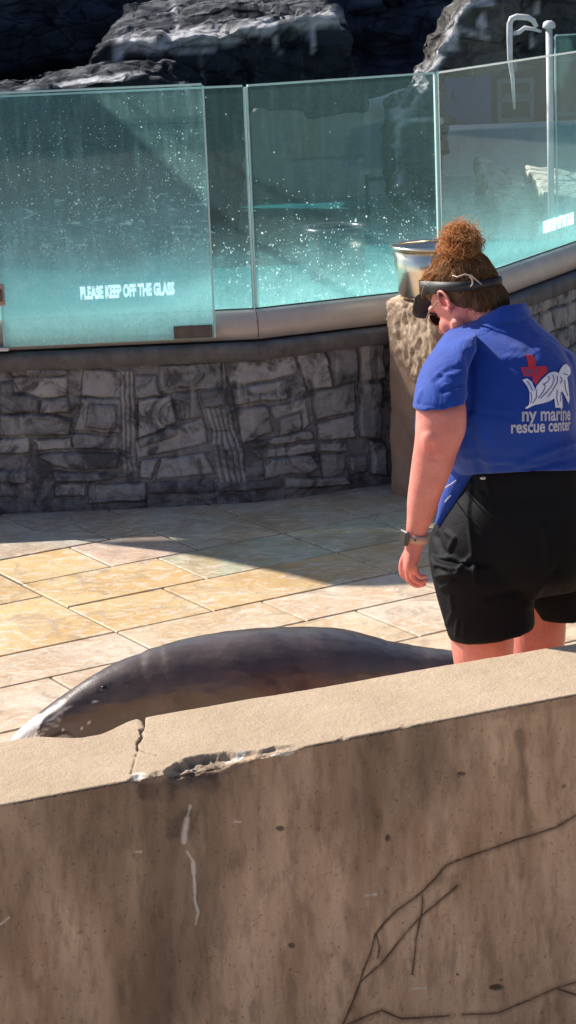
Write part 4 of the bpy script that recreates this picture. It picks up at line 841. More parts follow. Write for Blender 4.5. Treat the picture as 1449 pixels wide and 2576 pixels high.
# ================================================================== SEAL
def seal():
    root = empty('seal', (0, 6.4, 0), 'wet grey brown seal stretched out on the paving behind the concrete wall', 'seal')
    prof = [(26, 1858, .010, .014), (38, 1843, .026, .030), (62, 1822, .040, .046), (95, 1797, .050, .056), (130, 1770, .058, .066), (170, 1742, .070, .078), (215, 1711, .0, .090), (270, 1679, .0, .102), (345, 1648, .0, .122), (430, 1622, .0, .146), (540, 1600, .0, .170), (650, 1588, .0, .186), (770, 1584, .0, .186), (870, 1591, .0, .168), (960, 1612, .115, .135), (1050, 1629, .085, .105), (1150, 1640, .058, .078), (1235, 1648, .040, .062), (1270, 1652, .020, .035)]
    rl = []; Yu = lambda u: 6.16+.40*(u-26)/918.
    for u, vt, hz, hy in prof:
        p = W(u, vt, Yu(u)); zt = p[2]
        if hz == 0: hz = (zt+.012)/2
        rl.append(((p[0], p[1], zt-hz), (0, -hy, 0), (0, 0, hz)))
    mb = MB(); mb.rings(rl, 40, 6, 2.1)
    ctr = lambda u: Vector(rl[min(range(len(prof)), key=lambda i: abs(prof[i][0]-u))][0])
    # fore flippers, hind flippers
    for sgn in (-1, 1):
        c = ctr(430)+Vector((0, sgn*.115, -.05)); mb.chain([(c, .05), (c+Vector((.05, sgn*.09, -.035)), .032), (c+Vector((.13, sgn*.13, -.05)), .014)], 14)
        c = ctr(1235); mb.rings([(c+Vector((-.05, sgn*.02, 0)), (0, .035, 0), (0, 0, .03)), (c+Vector((.08, sgn*.05, -.02)), (0, .05, 0), (0, 0, .018)), (c+Vector((.2, sgn*.09, -.05)), (0, .07, 0), (0, 0, .010)), (c+Vector((.24, sgn*.10, -.06)), (0, .04, 0), (0, 0, .006))], 16, 4)
    # brow, whisker pads and nose on the near side
    for sgn in (-1, 1):
        a = ctr(62); mb.ball(a+Vector((-.006, sgn*.024, -.008)), (.03, .022, .026))
        e_ = ctr(270); mb.ball(e_+Vector((-.005, sgn*.075, .05)), (.026, .016, .014))
    me = voxmesh(mb, .007, 8); co = getco(me); no = getno(me)
    uu_, _v = proj(co); fold = sum(np.exp(-((uu_+ (co[:, 2]-.2)*180-c_)/9.)**2)*a_ for c_, a_ in ((372, -.0016), (396, .0010), (425, -.0014), (980, -.0012), (1040, -.0012)))
    co = co+no*(fold*sstep(.05, .2, co[:, 2])+fbm(co*np.array([6, 6, 6]), 4, 3)*.005+fbm(co*np.array([10, 40, 40]), 3, 8)*.0016)[:, None]; setco(me, co)
    u, v = proj(co); wv = fbm(co*14, 4, 6)
    dark = np.zeros(len(co)); pale = np.zeros(len(co))
    def blob(cx, cy, rx, ry, a, ang=0):
        c, s = math.cos(R_(ang)), math.sin(R_(ang)); X = (u-cx)*c+(v-cy)*s; Y = -(u-cx)*s+(v-cy)*c
        return sstep(1.2, .5, np.hypot(X/rx, Y/ry)+wv*.5)*a
    for q in ((265, 1730, 26, 9, .85, -30), (231, 1765, 26, 7, .8, -12), (130, 1830, 42, 34, .7, -35), (318, 1718, 16, 6, .5, 0), (373, 1727, 6, 5, .7, 0), (308, 1706, 22, 7, .45, -10), (423, 1664, 9, 5, .5, -20), (180, 1800, 40, 20, .45, -30), (900, 1640, 110, 34, .35, 6), (830, 1610, 50, 14, .3, 10)): dark = np.maximum(dark, blob(*q))
    pg = inpoly(u+wv*10, v+wv*10, [(0, 1890), (16, 1862), (52, 1826), (92, 1798), (118, 1800), (96, 1838), (98, 1852), (112, 1876), (60, 1892)]).astype(float)  # white nose patch: wet glint painted into the skin colour
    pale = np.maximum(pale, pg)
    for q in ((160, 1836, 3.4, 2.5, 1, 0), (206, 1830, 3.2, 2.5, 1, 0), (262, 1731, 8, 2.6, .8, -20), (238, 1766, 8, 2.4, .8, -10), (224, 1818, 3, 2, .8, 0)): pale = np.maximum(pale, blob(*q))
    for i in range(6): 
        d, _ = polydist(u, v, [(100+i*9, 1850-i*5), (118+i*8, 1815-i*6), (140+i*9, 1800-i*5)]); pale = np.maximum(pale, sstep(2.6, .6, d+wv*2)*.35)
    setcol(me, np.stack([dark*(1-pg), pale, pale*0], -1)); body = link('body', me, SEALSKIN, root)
    bvh = BVHTree.FromPolygons([tuple(c) for c in co], [tuple(p.vertices) for p in me.polygons])
    def hit(uu, vv):
        d = Vector(ray(uu, vv)).normalized(); h = bvh.ray_cast(Vector(CP), d); return h[0], h[1]
    p, n = hit(262, 1731); mb = MB(); mb.ball(p-n*.006, .011, 16, 10); mb.build('eye', EYE, root)
    # whiskers
    rnd = random.Random(3)
    for i in range(9):
        p, n = hit(88+rnd.uniform(-12, 18), 1838+rnd.uniform(-12, 12))
        if p is None: continue
        mb = MB(); L_ = rnd.uniform(.03, .055); dd = (n+Vector((-.5, -.2, -.5))).normalized(); mb.tube([p-n*.001, p+dd*L_*.5, p+dd*L_+Vector((0, 0, -.012))], [.0006, .0005, .0002], 5); mb.build('whisker', WHITEPAINT, root)
seal()

# ================================================================== PERSON
def person():
    root = empty('person', (W(1280, 1500, 5.7)[0], 5.7, 0), 'person in a blue polo shirt, black shorts and visor walking with head bowed', 'person')
    Wv = lambda u, v, y: Vector(W(u, v, y))
    # ---------- head frame
    yaw, pit = R_(42), R_(36)
    f = Vector((-math.cos(yaw)*math.cos(pit), math.sin(yaw)*math.cos(pit), -math.sin(pit)))
    h = Vector((-math.cos(yaw)*math.sin(pit), math.sin(yaw)*math.sin(pit), math.cos(pit))); s = h.cross(f).normalized()
    C0 = Wv(1130, 766, 5.74)-s*.078+f*.004+h*.012
    L = lambda a, b, c: C0+f*a+s*b+h*c
    AX = (f, s, h)
    mb = MB()
    mb.ball(L(-.004, 0, .012), (.094, .075, .098), 32, 20, AX); mb.ball(L(.030, 0, -.045), (.062, .060, .070), 24, 16, AX)
    mb.ball(L(.062, 0, -.092), (.030, .032, .028), 20, 12, AX); mb.chain([(L(.02, .05, -.06), .022), (L(.06, .022, -.103), .018)]); mb.chain([(L(.02, -.05, -.06), .022), (L(.06, -.022, -.103), .018)])
    for q in (-1, 1):
        mb.ball(L(.062, q*.034, -.042), (.028, .026, .028), 16, 10, AX)
        # ear: helix, antihelix, lobe
        base = L(-.004, q*.078, -.004); pts = []
        for a in np.linspace(-60, 235, 16):
            rr = .019 if a < 100 else .016
            pts.append(base-f*(math.cos(R_(a))*rr)*1.0+h*(math.sin(R_(a))*.029+.004)+s*(q*(.013+.005*math.cos(R_(a)))))
        mb.tube(pts, .0046, 8); mb.ball(base+s*q*.006-h*.024+f*.004, (.009, .007, .010), 12, 8, AX)
        mb.ball(base+s*q*-.002, (.015, .008, .024), 16, 10, AX); mb.tube([base+s*q*.010-f*.004+h*.018, base+s*q*.012-f*.008, base+s*q*.010-f*.002-h*.012], .004, 8)
    mb.chain([(L(.088, 0, .012), .010), (L(.108, 0, -.024), .012)], 12); mb.ball(L(.112, 0, -.032), (.013, .016, .011), 14, 10, AX)
    mb.ball(L(.084, 0, -.066), (.016, .026, .008), 14, 10, AX); mb.ball(L(.082, 0, -.078), (.015, .024, .008), 14, 10, AX)
    mb.ball(L(.080, 0, .020), (.016, .055, .014), 16, 10, AX)
    # neck and trunk
    mb.chain([(L(-.035, 0, -.035), .056), (L(-.040, 0, -.085), .050), (Wv(1245, 850, 5.77), .048), (Wv(1262, 920, 5.73), .07)], 24)
    mb.rings([(Wv(1250, 880, 5.66), (.10, 0, 0), (0, .07, 0)), (Wv(1250, 1000, 5.66), (.15, 0, 0), (0, .13, 0)), (Wv(1270, 1150, 5.68), (.14, 0, 0), (0, .10, 0)), (Wv(1285, 1300, 5.72), (.14, 0, 0), (0, .10, 0)), (Wv(1285, 1430, 5.72), (.14, 0, 0), (0, .10, 0))], 32)
    # left arm
    Ya = 5.46
    mb.rings([(Wv(1125, 940, 5.54), (.040, 0, 0), (0, .04, 0)), (Wv(1110, 1010, 5.48), (.060, 0, 0), (0, .058, 0)), (Wv(1110, 1045, 5.465), (.0635, 0, .004), (0, .060, 0)), (Wv(1107, 1095, Ya), (.0640, 0, .008), (0, .058, 0)), (Wv(1094, 1146, Ya), (.0578, 0, .008), (0, .054, 0)), (Wv(1082, 1198, Ya), (.0520, 0, .006), (0, .050, 0)), (Wv(1068, 1250, Ya), (.0442, 0, .006), (0, .043, 0)), (Wv(1058, 1303, Ya), (.0352, 0, .004), (0, .034, 0)), (Wv(1047, 1340, Ya), (.0268, 0, .003), (0, .027, 0)), (Wv(1042, 1372, Ya), (.0248, 0, .002), (0, .026, 0))], 32, 6)
    mb.chain([(Wv(1088, 1100, Ya-.030), .03), (Wv(1084, 1135, Ya-.024), .028)])     # elbow
    # hand
    mb.rings([(Wv(1043, 1362, Ya), (.024, .0, 0), (0, .025, 0)), (Wv(1039, 1388, Ya+.004), (.022, -.004, 0), (.006, .034, 0)), (Wv(1034, 1412, Ya+.006), (.020, -.006, 0), (.008, .040, 0)), (Wv(1031, 1432, Ya+.008), (.014, -.006, 0), (.006, .036, 0))], 24, 5)
    fing = [[(1020, 1426, .036), (1022, 1451, .038), (1034, 1466, .036), (1049, 1469, .032)], [(1026, 1430, .014), (1030, 1458, .015), (1046, 1472, .013), (1066, 1470, .008)], [(1034, 1430, -.007), (1041, 1455, -.008), (1057, 1465, -.008), (1072, 1461, -.010)], [(1043, 1424, -.027), (1050, 1444, -.028), (1061, 1452, -.028), (1071, 1449, -.028)]]
    for k, fg in enumerate(fing):
        r0 = (.0094, .0098, .0094, .0082)[k]; mb.chain([(Wv(u, v, Ya+.006+dy), r0*(1-.1*i)) for i, (u, v, dy) in enumerate(fg)], 12)
    mb.chain([(Wv(1030, 1386, Ya+.028), .014), (Wv(1016, 1408, Ya+.044), .011), (Wv(1011, 1428, Ya+.050), .0095), (Wv(1013, 1447, Ya+.048), .0082)], 12)
    # right arm, bent forward
    mb.chain([(Wv(1392, 945, 5.76), .045), (Wv(1425, 1010, 5.78), .048), (Wv(1436, 1078, 5.80), .050), (Wv(1380, 1120, 6.0), .038), (Wv(1320, 1130, 6.10), .028)], 20)
    hc = Wv(1300, 1130, 6.13); mb.ball(hc, (.04, .034, .02), 16, 10)
    for k in range(4): mb.chain([(hc+Vector((-.03, -.024+.016*k, 0)), .0095), (hc+Vector((-.06, -.026+.017*k, -.01)), .0088), (hc+Vector((-.072, -.024+.016*k, -.034)), .008)], 10)
    mb.chain([(hc+Vector((.01, -.03, .005)), .012), (hc+Vector((-.03, -.05, -.004)), .010), (hc+Vector((-.052, -.048, -.012)), .0085)], 10)
    # legs
    yl, yr = 5.60, 5.80
    mb.chain([(Wv(1212, 1450, yl+.02), .094), (Wv(1213, 1600, yl), .083), (Wv(1216, 1660, yl), .079), (Vector((Wv(1216, 1660, yl).x+.004, yl+.01, .43)), .062), (Vector((Wv(1216, 1660, yl).x+.006, yl-.01, .31)), .064), (Vector((Wv(1216, 1660, yl).x+.01, yl+.01, .12)), .042), (Vector((Wv(1216, 1660, yl).x+.01, yl+.02, .06)), .040)], 28)
    mb.chain([(Wv(1350, 1450, yr), .090), (Wv(1352, 1580, yr), .077), (Wv(1352, 1640, yr), .071), (Vector((Wv(1352, 1640, yr).x+.004, yr+.02, .43)), .060), (Vector((Wv(1352, 1640, yr).x+.01, yr+.02, .31)), .062), (Vector((Wv(1352, 1640, yr).x+.01, yr+.03, .12)), .042), (Vector((Wv(1352, 1640, yr).x+.01, yr+.03, .06)), .040)], 28)
    me = voxmesh(mb, .0040, 3); co = getco(me); u, v = proj(co)
    # colour: flush on the ear and cheek
    red = np.zeros(len(co)); E0 = np.array(L(-.006, .078, -.004)); dE = np.linalg.norm(co-E0, axis=1); red = np.maximum(red, sstep(.042, .012, dE)*.75)
    Ek = np.array(Wv(1092, 1130, Ya-.05)); red = np.maximum(red, sstep(.05, .01, np.linalg.norm(co-Ek, axis=1))*.4)
    red = np.maximum(red, ((u < 1100) & (v > 1360) & (v < 1480)) * .25)
    # elbow dimple
    no = getno(me); P1 = np.array(Wv(1088, 1136, Ya-.056)); dd = np.linalg.norm((co-P1)*np.array([1, .6, .55]), axis=1); co -= no*(sstep(.014, .0, dd)*.004)[:, None]; 
    P2 = np.array(Wv(1092, 1155, Ya-.055)); dd = np.linalg.norm((co-P2)*np.array([.45, .5, 1.6]), axis=1); co -= no*(sstep(.014, .0, dd)*.002)[:, None]; setco(me, co)
    setcol(me, np.repeat(red[:, None], 3, 1)); body = link('body', me, SKIN, root)
    # shoes
    for x, y in ((Wv(1216, 1660, yl).x+.01, yl+.02), (Wv(1352, 1640, yr).x+.01, yr+.03)):
        mb = MB(); mb.chain([((x+.02, y-.03, .05), .045), ((x-.03, y+.06, .045), .044), ((x-.07, y+.14, .035), .034)], 18)
        sh = link('shoe', voxmesh(mb, .008, 3), SHOE, root)
    # ---------- polo shirt
    mb = MB(); H = lambda l, r, v, y, d, tz=0.0, tx=0.0: (Wv((l+r)/2, v, y), ((r-l)/2*PX, 0, tx), (0, d, tz))
    Yt = 5.66
    mb.rings([H(1138, 1492, 1180, Yt+.03, .196, -.034), H(1120, 1486, 1162, Yt+.03, .197, -.030), H(1072, 1470, 1120, Yt+.02, .192, -.015), H(1046, 1452, 1085, Yt+.01, .188, -.005), H(1048, 1448, 1020, Yt, .176), H(1062, 1440, 950, Yt+.015, .162), H(1078, 1424, 900, Yt+.035, .148), H(1098, 1404, 862, Yt+.055, .132), H(1122, 1380, 836, Yt+.075, .116, 0, -.004), H(1150, 1354, 814, Yt+.09, .098, 0, 0), H(1178, 1338, 798, Yt+.095, .080, -.004, .003), H(1194, 1326, 786, Yt+.10, .066, -.006, .006)], 64, 6, 2.15)
    mb.rings([(Wv(1160, 845, 5.62), (.040, 0, .01), (0, .06, 0)), (Wv(1141, 875, 5.585), (.058, 0, .012), (0, .072, 0)), (Wv(1123, 920, 5.54), (.066, 0, .010), (0, .075, 0)), (Wv(1112, 972, 5.495), (.067, 0, .006), (0, .070, 0)), (Wv(1109, 1008, 5.475), (.0700, 0, .008), (0, .072, 0)), (Wv(1109, 1016, 5.472), (.0712, 0, .008), (0, .073, 0))], 40, 6, 2.1)
    mb.rings([(Wv(1385, 868, 5.72), (.040, 0, -.01), (0, .06, 0)), (Wv(1400, 900, 5.73), (.05, 0, 0), (0, .07, 0)), (Wv(1402, 960, 5.74), (.055, 0, 0), (0, .07, 0)), (Wv(1410, 1020, 5.76), (.055, 0, 0), (0, .07, 0))], 32, 5)
    mb.chain([(Wv(1188, 1160, 5.66), .055), (Wv(1144, 1245, 5.66), .034), (Wv(1104, 1315, 5.655), .013)], 20)
    me = voxmesh(mb, .0055, 5); co = getco(me); no = getno(me); u, v = proj(co)
    zz = co[:, 2]; low = sstep(1.12, .98, zz)
    q = co[:, 2]*9+co[:, 0]*5; fold = fbm(np.stack([co[:, 0]*4, co[:, 1]*4, q*1.0], -1), 3, 5)
    dsp = fold*(.0022+.0045*low)+fbm(co*5, 3, 9)*.004
    for pts, wd, a in (([(1115, 985), (1172, 962)], 7, -.005), ([(1096, 958), (1130, 930), (1168, 922)], 7, -.004), ([(1118, 968), (1176, 990)], 4, .004), ([(1100, 940), (1140, 945)], 4, .004), ([(1178, 890), (1186, 950), (1182, 1030)], 10, -.007), ([(1184, 1034), (1230, 1042), (1300, 1050)], 8, -.0025), ([(1300, 1172), (1370, 1140), (1449, 1112)], 9, .007), ([(1340, 1182), (1400, 1165), (1449, 1150)], 7, -.006), ([(1192, 1050), (1222, 1110), (1236, 1175)], 12, .005), ([(1180, 1090), (1200, 1140), (1206, 1180)], 9, -.006), ([(1340, 850), (1330, 960)], 16, -.004), ([(1200, 880), (1260, 905), (1330, 900)], 12, .004), ([(1170, 1150), (1260, 1162), (1340, 1168)], 9, .005), ([(1250, 1175), (1350, 1158), (1449, 1165)], 7, -.004), ([(1060, 985), (1050, 1010)], 5, .003), ([(1230, 830), (1290, 850), (1330, 870)], 14, -.003), ([(1044, 1016), (1108, 1024), (1176, 1010)], 3, -.0025)):
        d, _ = polydist(u, v, pts); near = (co[:, 1] < 5.66); dsp += sstep(wd*1.6, 0, d)*a*near
    co = co+no*dsp[:, None]; setco(me, co); shirt = link('polo_shirt', me, POLO, root)
    bv = BVHTree.FromPolygons([tuple(c) for c in co], [tuple(p.vertices) for p in me.polygons])
    # collar
    mb = MB(); cc = Wv(1256, 788, Yt+.092); n = 48; vs = []
    for i, (rx, ry, dz) in enumerate(((68, .070, -.030), (82, .090, -.034), (79, .085, -.006), (69, .072, .018), (63, .064, .017), (62, .062, -.010))):
        for k in range(n):
            a = 2*math.pi*k/n; vs.append(cc+Vector((math.cos(a)*rx*PX, math.sin(a)*ry, dz+(.006*math.cos(a) if math.cos(a) > 0 else .034*math.cos(a))-.012*math.sin(a))))
    K = 6; mb.add(vs, [(i*n+k, i*n+(k+1) % n, ((i+1) % K)*n+(k+1) % n, ((i+1) % K)*n+k) for i in range(K) for k in range(n)]); mb.build('collar', POLO, shirt)
    # ---------- printed emblem and lettering on the back
    def onshirt(uu, vv, off):
        r = bv.ray_cast(Vector(CP), Vector(ray(uu, vv)).normalized())
        if r[0] is None: return None
        return r[0]+r[1]*off
    def decal(name, polys, mat, off, step=.7):
        V = []; Fc = []
        for pg in polys:
            pa = np.array(pg, float); xs = np.arange(pa[:, 0].min(), pa[:, 0].max()+step, step); ys = np.arange(pa[:, 1].min(), pa[:, 1].max()+step, step)
            idx = {}
            def g(i, j):
                if (i, j) not in idx:
                    p = onshirt(xs[0]+i*step, ys[0]+j*step, off); 
                    if p is None: idx[(i, j)] = -1
                    else: idx[(i, j)] = len(V); V.append(p)
                return idx[(i, j)]
            XX, YY = np.meshgrid(xs+step/2, ys+step/2, indexing='ij'); ins = inpoly(XX, YY, pg)
            for i, j in zip(*np.nonzero(ins)):
                q = (g(i, j), g(i, j+1), g(i+1, j+1), g(i+1, j))
                if min(q) >= 0: Fc.append(q)
        if Fc: return mk(name, V, Fc, mat, shirt)
    kk = .1536; S_ = lambda L_: [(1226.3+a*kk, 849+b*kk) for a, b in L_]
    decal('red_emblem', [S_([(620,285),(740,290),(790,400),(795,480),(960,470),(985,560),(870,660),(830,720),(790,785),(740,700),(735,640),(590,640),(540,490),(665,490),(655,400)])], PRINTR, .0016)
    strokes = lambda pts, w_: [(pts[i][0]-w_*(pts[i+1][1]-pts[i][1])/max(1, math.dist(pts[i], pts[i+1])), pts[i][1]+w_*(pts[i+1][0]-pts[i][0])/max(1, math.dist(pts[i], pts[i+1]))) for i in range(len(pts)-1)]
    def stroke(pts, w_):
        out = []
        for (x0, y0), (x1, y1) in zip(pts[:-1], pts[1:]):
            l = math.dist((x0, y0), (x1, y1)); nx, ny = -(y1-y0)/l*w_, (x1-x0)/l*w_; out.append([(x0+nx, y0+ny), (x1+nx, y1+ny), (x1-nx, y1-ny), (x0-nx, y0-ny)])
        return out
    decal('emblem_bars', [S_(q) for q in stroke([(590, 540), (740, 560)], 14)+stroke([(600, 610), (700, 600)], 12)+stroke([(800, 520), (810, 640)], 9)], PRINTD, .0024, 1.0)  # dark lines printed on the red emblem
    decal('white_emblem', [S_([(1280,440),(1340,500),(1345,600),(1290,660),(1305,760),(1330,1000),(1315,1090),(1250,950),(1200,860),(1220,1150),(1100,1150),(1085,1000),(1000,1050),(900,1080),(760,1110),(640,1170),(610,1160),(680,1100),(685,900),(650,820),(565,700),(640,675),(720,730),(765,830),(762,890),(800,800),(880,700),(1000,590),(1080,565),(1160,590),(1180,530),(1230,460)])], PRINTW, .0028)
    dl_ = []
    for pts in ([(640, 720), (700, 800), (730, 880)], [(700, 900), (720, 1000), (700, 1080)], [(800, 860), (790, 1000), (730, 1080)], [(900, 760), (940, 800), (900, 900), (820, 1000)], [(980, 640), (1010, 680), (970, 740), (900, 780)], [(1060, 620), (1080, 700), (1040, 800), (960, 900), (860, 1000)], [(1130, 640), (1130, 740), (1060, 860), (980, 980)], [(1180, 650), (1210, 700), (1180, 760)], [(1230, 600), (1300, 620)], [(1250, 700), (1260, 850), (1300, 960)], [(1130, 860), (1120, 1000), (1150, 1120)], [(1190, 900), (1180, 1050)]): dl_ += stroke(pts, 7)
    decal('emblem_lines', [S_(q) for q in dl_], PRINTD, .0036, .7)
    def lettering(body, u0, vb, xh, squeeze, name, rise=0.0):
        me2 = textmesh(body, 1.0, .028); c2 = getco(me2)
        # x-height of the built-in face is about .52 of the size
        sc = xh/.52; x = (c2[:, 0]-c2[:, 0].min())*sc*squeeze; y = c2[:, 1]*sc
        d = (u0-1270)+x; R0 = 176.; ang = d/R0; ok = ang < 1.42; uu = 1270+R0*np.sin(np.minimum(ang, 1.42)); vv = vb-y-rise*x
        pts = [onshirt(float(a), float(b), .0026) for a, b in zip(uu, vv)]
        bm = bmesh.new(); bm.from_mesh(me2); bm.verts.ensure_lookup_table(); kill = []
        for i, p in enumerate(pts):
            if p is None or not ok[i]: kill.append(bm.verts[i])
            else: bm.verts[i].co = p
        bmesh.ops.delete(bm, geom=kill, context='VERTS'); bm.to_mesh(me2); bm.free(); return link(name, me2, PRINTW, shirt, False)
    lettering('ny marine', 1313, 1059, 25, .86, 'lettering', .02); lettering('rescue center', 1285, 1089, 22.5, .80, 'lettering', .04)
    # ---------- shorts
    mb = MB(); Ys = 5.69
    mb.rings([H(1180, 1478, 1090, Ys, .135), H(1166, 1480, 1160, Ys, .160), H(1146, 1482, 1215, Ys, .168), H(1122, 1486, 1255, Ys, .178), H(1100, 1490, 1300, Ys, .184), H(1080, 1492, 1345, Ys, .188), H(1074, 1492, 1390, Ys, .186), H(1080, 1490, 1430, Ys, .176), H(1098, 1486, 1470, Ys, .14)], 64, 6, 2.2)
    mb.rings([H(1078, 1320, 1400, 5.62, .115), H(1084, 1330, 1440, 5.62, .120), H(1094, 1338, 1490, 5.62, .118), H(1108, 1344, 1540, 5.61, .112), H(1122, 1346, 1578, 5.60, .108, 0, .010), H(1127, 1344, 1588, 5.60, .106, 0, .014)], 48, 6, 2.2)
    mb.rings([H(1270, 1492, 1400, 5.80, .11), H(1285, 1490, 1450, 5.80, .112), H(1300, 1488, 1500, 5.80, .108), H(1320, 1486, 1530, 5.80, .104, 0, -.004), H(1326, 1486, 1541, 5.80, .102, 0, -.006)], 44, 6, 2.2)
    me = voxmesh(mb, .0055, 6); co = getco(me); no = getno(me); u, v = proj(co); near = co[:, 1] < 5.72
    dsp = fbm(np.stack([co[:, 0]*7, co[:, 1]*7, co[:, 2]*2.4], -1), 4, 12)*.006
    for pts, wd, a in (([(1188, 1215), (1178, 1290), (1190, 1380), (1196, 1470)], 6, .006), ([(1370, 1330), (1385, 1420), (1330, 1520)], 12, .006), ([(1230, 1500), (1330, 1480), (1400, 1430)], 10, -.004), ([(1090, 1408), (1140, 1402), (1175, 1420)], 6, .008), ([(1100, 1450), (1150, 1440), (1185, 1400)], 6, .008), ([(1098, 1428), (1130, 1440), (1160, 1436)], 4, -.008), ([(1125, 1340), (1145, 1355), (1130, 1385)], 6, .006), ([(1100, 1350), (1108, 1375), (1120, 1390)], 8, -.010), ([(1110, 1480), (1140, 1462)], 4, .006), ([(1125, 1570), (1140, 1540), (1135, 1500)], 6, .004), ([(1148, 1600), (1152, 1560)], 4, .005), ([(1165, 1606), (1168, 1570)], 4, .004), ([(1205, 1240), (1225, 1255), (1235, 1240), (1225, 1215)], 5, .003)):
        d, _ = polydist(u, v, pts); dsp += sstep(wd*1.7, 0, d)*a*near
    co = co+no*dsp[:, None]; setco(me, co); shorts = link('shorts', me, SHORTS, root)
    bs = BVHTree.FromPolygons([tuple(c) for c in co], [tuple(p.vertices) for p in me.polygons])
    def onshorts(uu, vv, off=.002):
        r = bs.ray_cast(Vector(CP), Vector(ray(uu, vv)).normalized()); return r[0]+r[1]*off if r[0] is not None else Vector(W(uu, vv, 5.5))
    mb = MB(); mb.ball(onshorts(1217, 1203), (.009, .004, .004), 10, 6); mb.build('belt_clip', WHITEPAINT, shorts)
    for pts in ([(1112, 1232), (1135, 1218), (1158, 1208)], [(1120, 1262), (1142, 1244), (1152, 1232)]):
        mb = MB(); pp_ = [onshorts(a, b, .006) for a, b in pts]; mb.tube(pp_, .0018, 6); mb.build('fold_highlight', PRINTW, shorts)  # thin white strokes stand in for lit fold edges
    # ---------- wrist watch
    wc = Wv(1045, 1352, Ya); ax = (Wv(1047, 1340, Ya)-Wv(1042, 1372, Ya)).normalized(); x_ = Vector((-1, -.15, 0)); x_ = (x_-ax*x_.dot(ax)).normalized(); y_ = ax.cross(x_).normalized()
    n = 40; vs = []
    for (rr, hh) in ((.0285, -.0105), (.0315, -.0105), (.0315, .0105), (.0285, .0105)):
        for k in range(n): a = 2*math.pi*k/n; vs.append(wc+x_*(math.cos(a)*rr)+y_*(math.sin(a)*rr*.98)+ax*hh)
    wt = bpy.data.objects.new('wrist_watch', None); COL.objects.link(wt); wt.parent = root
    mb = MB(); mb.add(vs, [(i*n+k, i*n+(k+1) % n, ((i+1) % 4)*n+(k+1) % n, ((i+1) % 4)*n+k) for i in range(4) for k in range(n)])
    st = mb.build('strap', STRAP, wt)
    nv = (x_*.93-y_*.38*(1 if y_.y > 0 else -1)).normalized(); tv = ax.cross(nv).normalized(); mb = MB(); mb.box(wc+nv*.035, .010, .033, .038, (nv, tv, ax)); cs = mb.build('case', DARKMET, wt, False)
    b_ = cs.modifiers.new('b', 'BEVEL'); b_.width = .004; b_.segments = 3
    mb = MB(); mb.box(wc+nv*.0405, .0015, .026, .031, (nv, tv, ax)); mb.build('dial', LENS, wt, False)
    mb = MB(); q_ = wc+(-y_ if y_.y > 0 else y_)*.0315+x_*.008; mb.ball(q_, .0028, 10, 6); mb.build('strap_pin', DARKMET, wt)
    # ---------- hair
    mb = MB(); hcn = L(-.022, 0, .024); mb.ball(hcn, (.088, .083, .096), 40, 24, AX); mb.ball(L(-.062, 0, -.042), (.044, .062, .058), 24, 14, AX)
    mb.ball(L(.028, .0, .062), (.060, .070, .058), 24, 14, AX)
    bc = Wv(1160, 612, 5.78); mb.ball(bc, (.044, .043, .040), 30, 18); mb.chain([(L(-.02, 0, .10), .045), (bc, .034)])
    me = voxmesh(mb, .005, 3); co = getco(me); no = getno(me)
    co = co+no*(fbm(co*26, 4, 2)*.007+fbm(co*70, 3, 4)*.003)[:, None]; setco(me, co)
    hb = BVHTree.FromPolygons([tuple(c) for c in co], [tuple(p.vertices) for p in me.polygons])
    rnd = random.Random(12); V = [tuple(c) for c in co]; Fc = [tuple(p.vertices) for p in me.polygons]; cv = [.78]*len(V)
    def strand(pts, r, tone):
        m2 = MB(); m2.tube(pts, [r*(1-.6*i/len(pts)) for i in range(len(pts))], 4, False); b = len(V); V.extend(m2.v); Fc.extend(tuple(b+i for i in q) for q in m2.f); cv.extend([tone]*len(m2.v))
    for i in range(720):          # curls of the bun
        d = Vector((rnd.gauss(0, 1), rnd.gauss(0, 1), rnd.gauss(0, 1))).normalized()
        if d.z < -.55: continue
        t = d.cross(Vector((rnd.gauss(0, 1), rnd.gauss(0, 1), rnd.gauss(0, 1)))).normalized(); b2 = d.cross(t)
        R0 = rnd.uniform(.037, .052)+.013*float(vnoise(np.array([[d.x*1.7+5, d.y*1.7, d.z*1.7]]), 4)[0])+(.010 if rnd.random() < .2 else 0); n_ = 18; arc = rnd.uniform(.5, 1.3); hr = rnd.uniform(.002, .010); tw = rnd.uniform(5, 12); ph = rnd.uniform(0, 6); pts = []
        for k in range(n_):
            q = k/(n_-1); a = arc*(q-.5); c_ = bc+(d*math.cos(a)+t*math.sin(a))*(R0+rnd.uniform(-.0005, .0005)+(.010*q if i % 9 == 0 else 0)); c_ += d*(hr*math.cos(ph+tw*q))+b2*(hr*math.sin(ph+tw*q)); pts.append(c_)
        strand(pts, rnd.uniform(.0006, .0012), rnd.uniform(0, .35) if d.x < .1 or d.z > .4 else rnd.uniform(.2, .7))  # left and upper curls paler: sunlight painted into the hair
    for i in range(1700):          # hair drawn up over the head towards the bun
        a0 = rnd.uniform(0, 2*math.pi); e0 = rnd.uniform(-1.25, .9); d0 = (f*math.cos(a0)*math.cos(e0)+s*math.sin(a0)*math.cos(e0)+h*math.sin(e0)).normalized()
        if d0.dot(f) > .55 and e0 < .3: continue
        if e0 < 0 and d0.dot(f) > .05: continue
        if abs(d0.dot(s)) > .6 and e0 < .1 and d0.dot(f) > -.25: continue
        d1 = ((bc-hcn).normalized()); pts = []; n_ = 16; wv = rnd.uniform(.001, .004); tw = rnd.uniform(8, 18); ph = rnd.uniform(0, 6); arc = rnd.uniform(.3, .7)
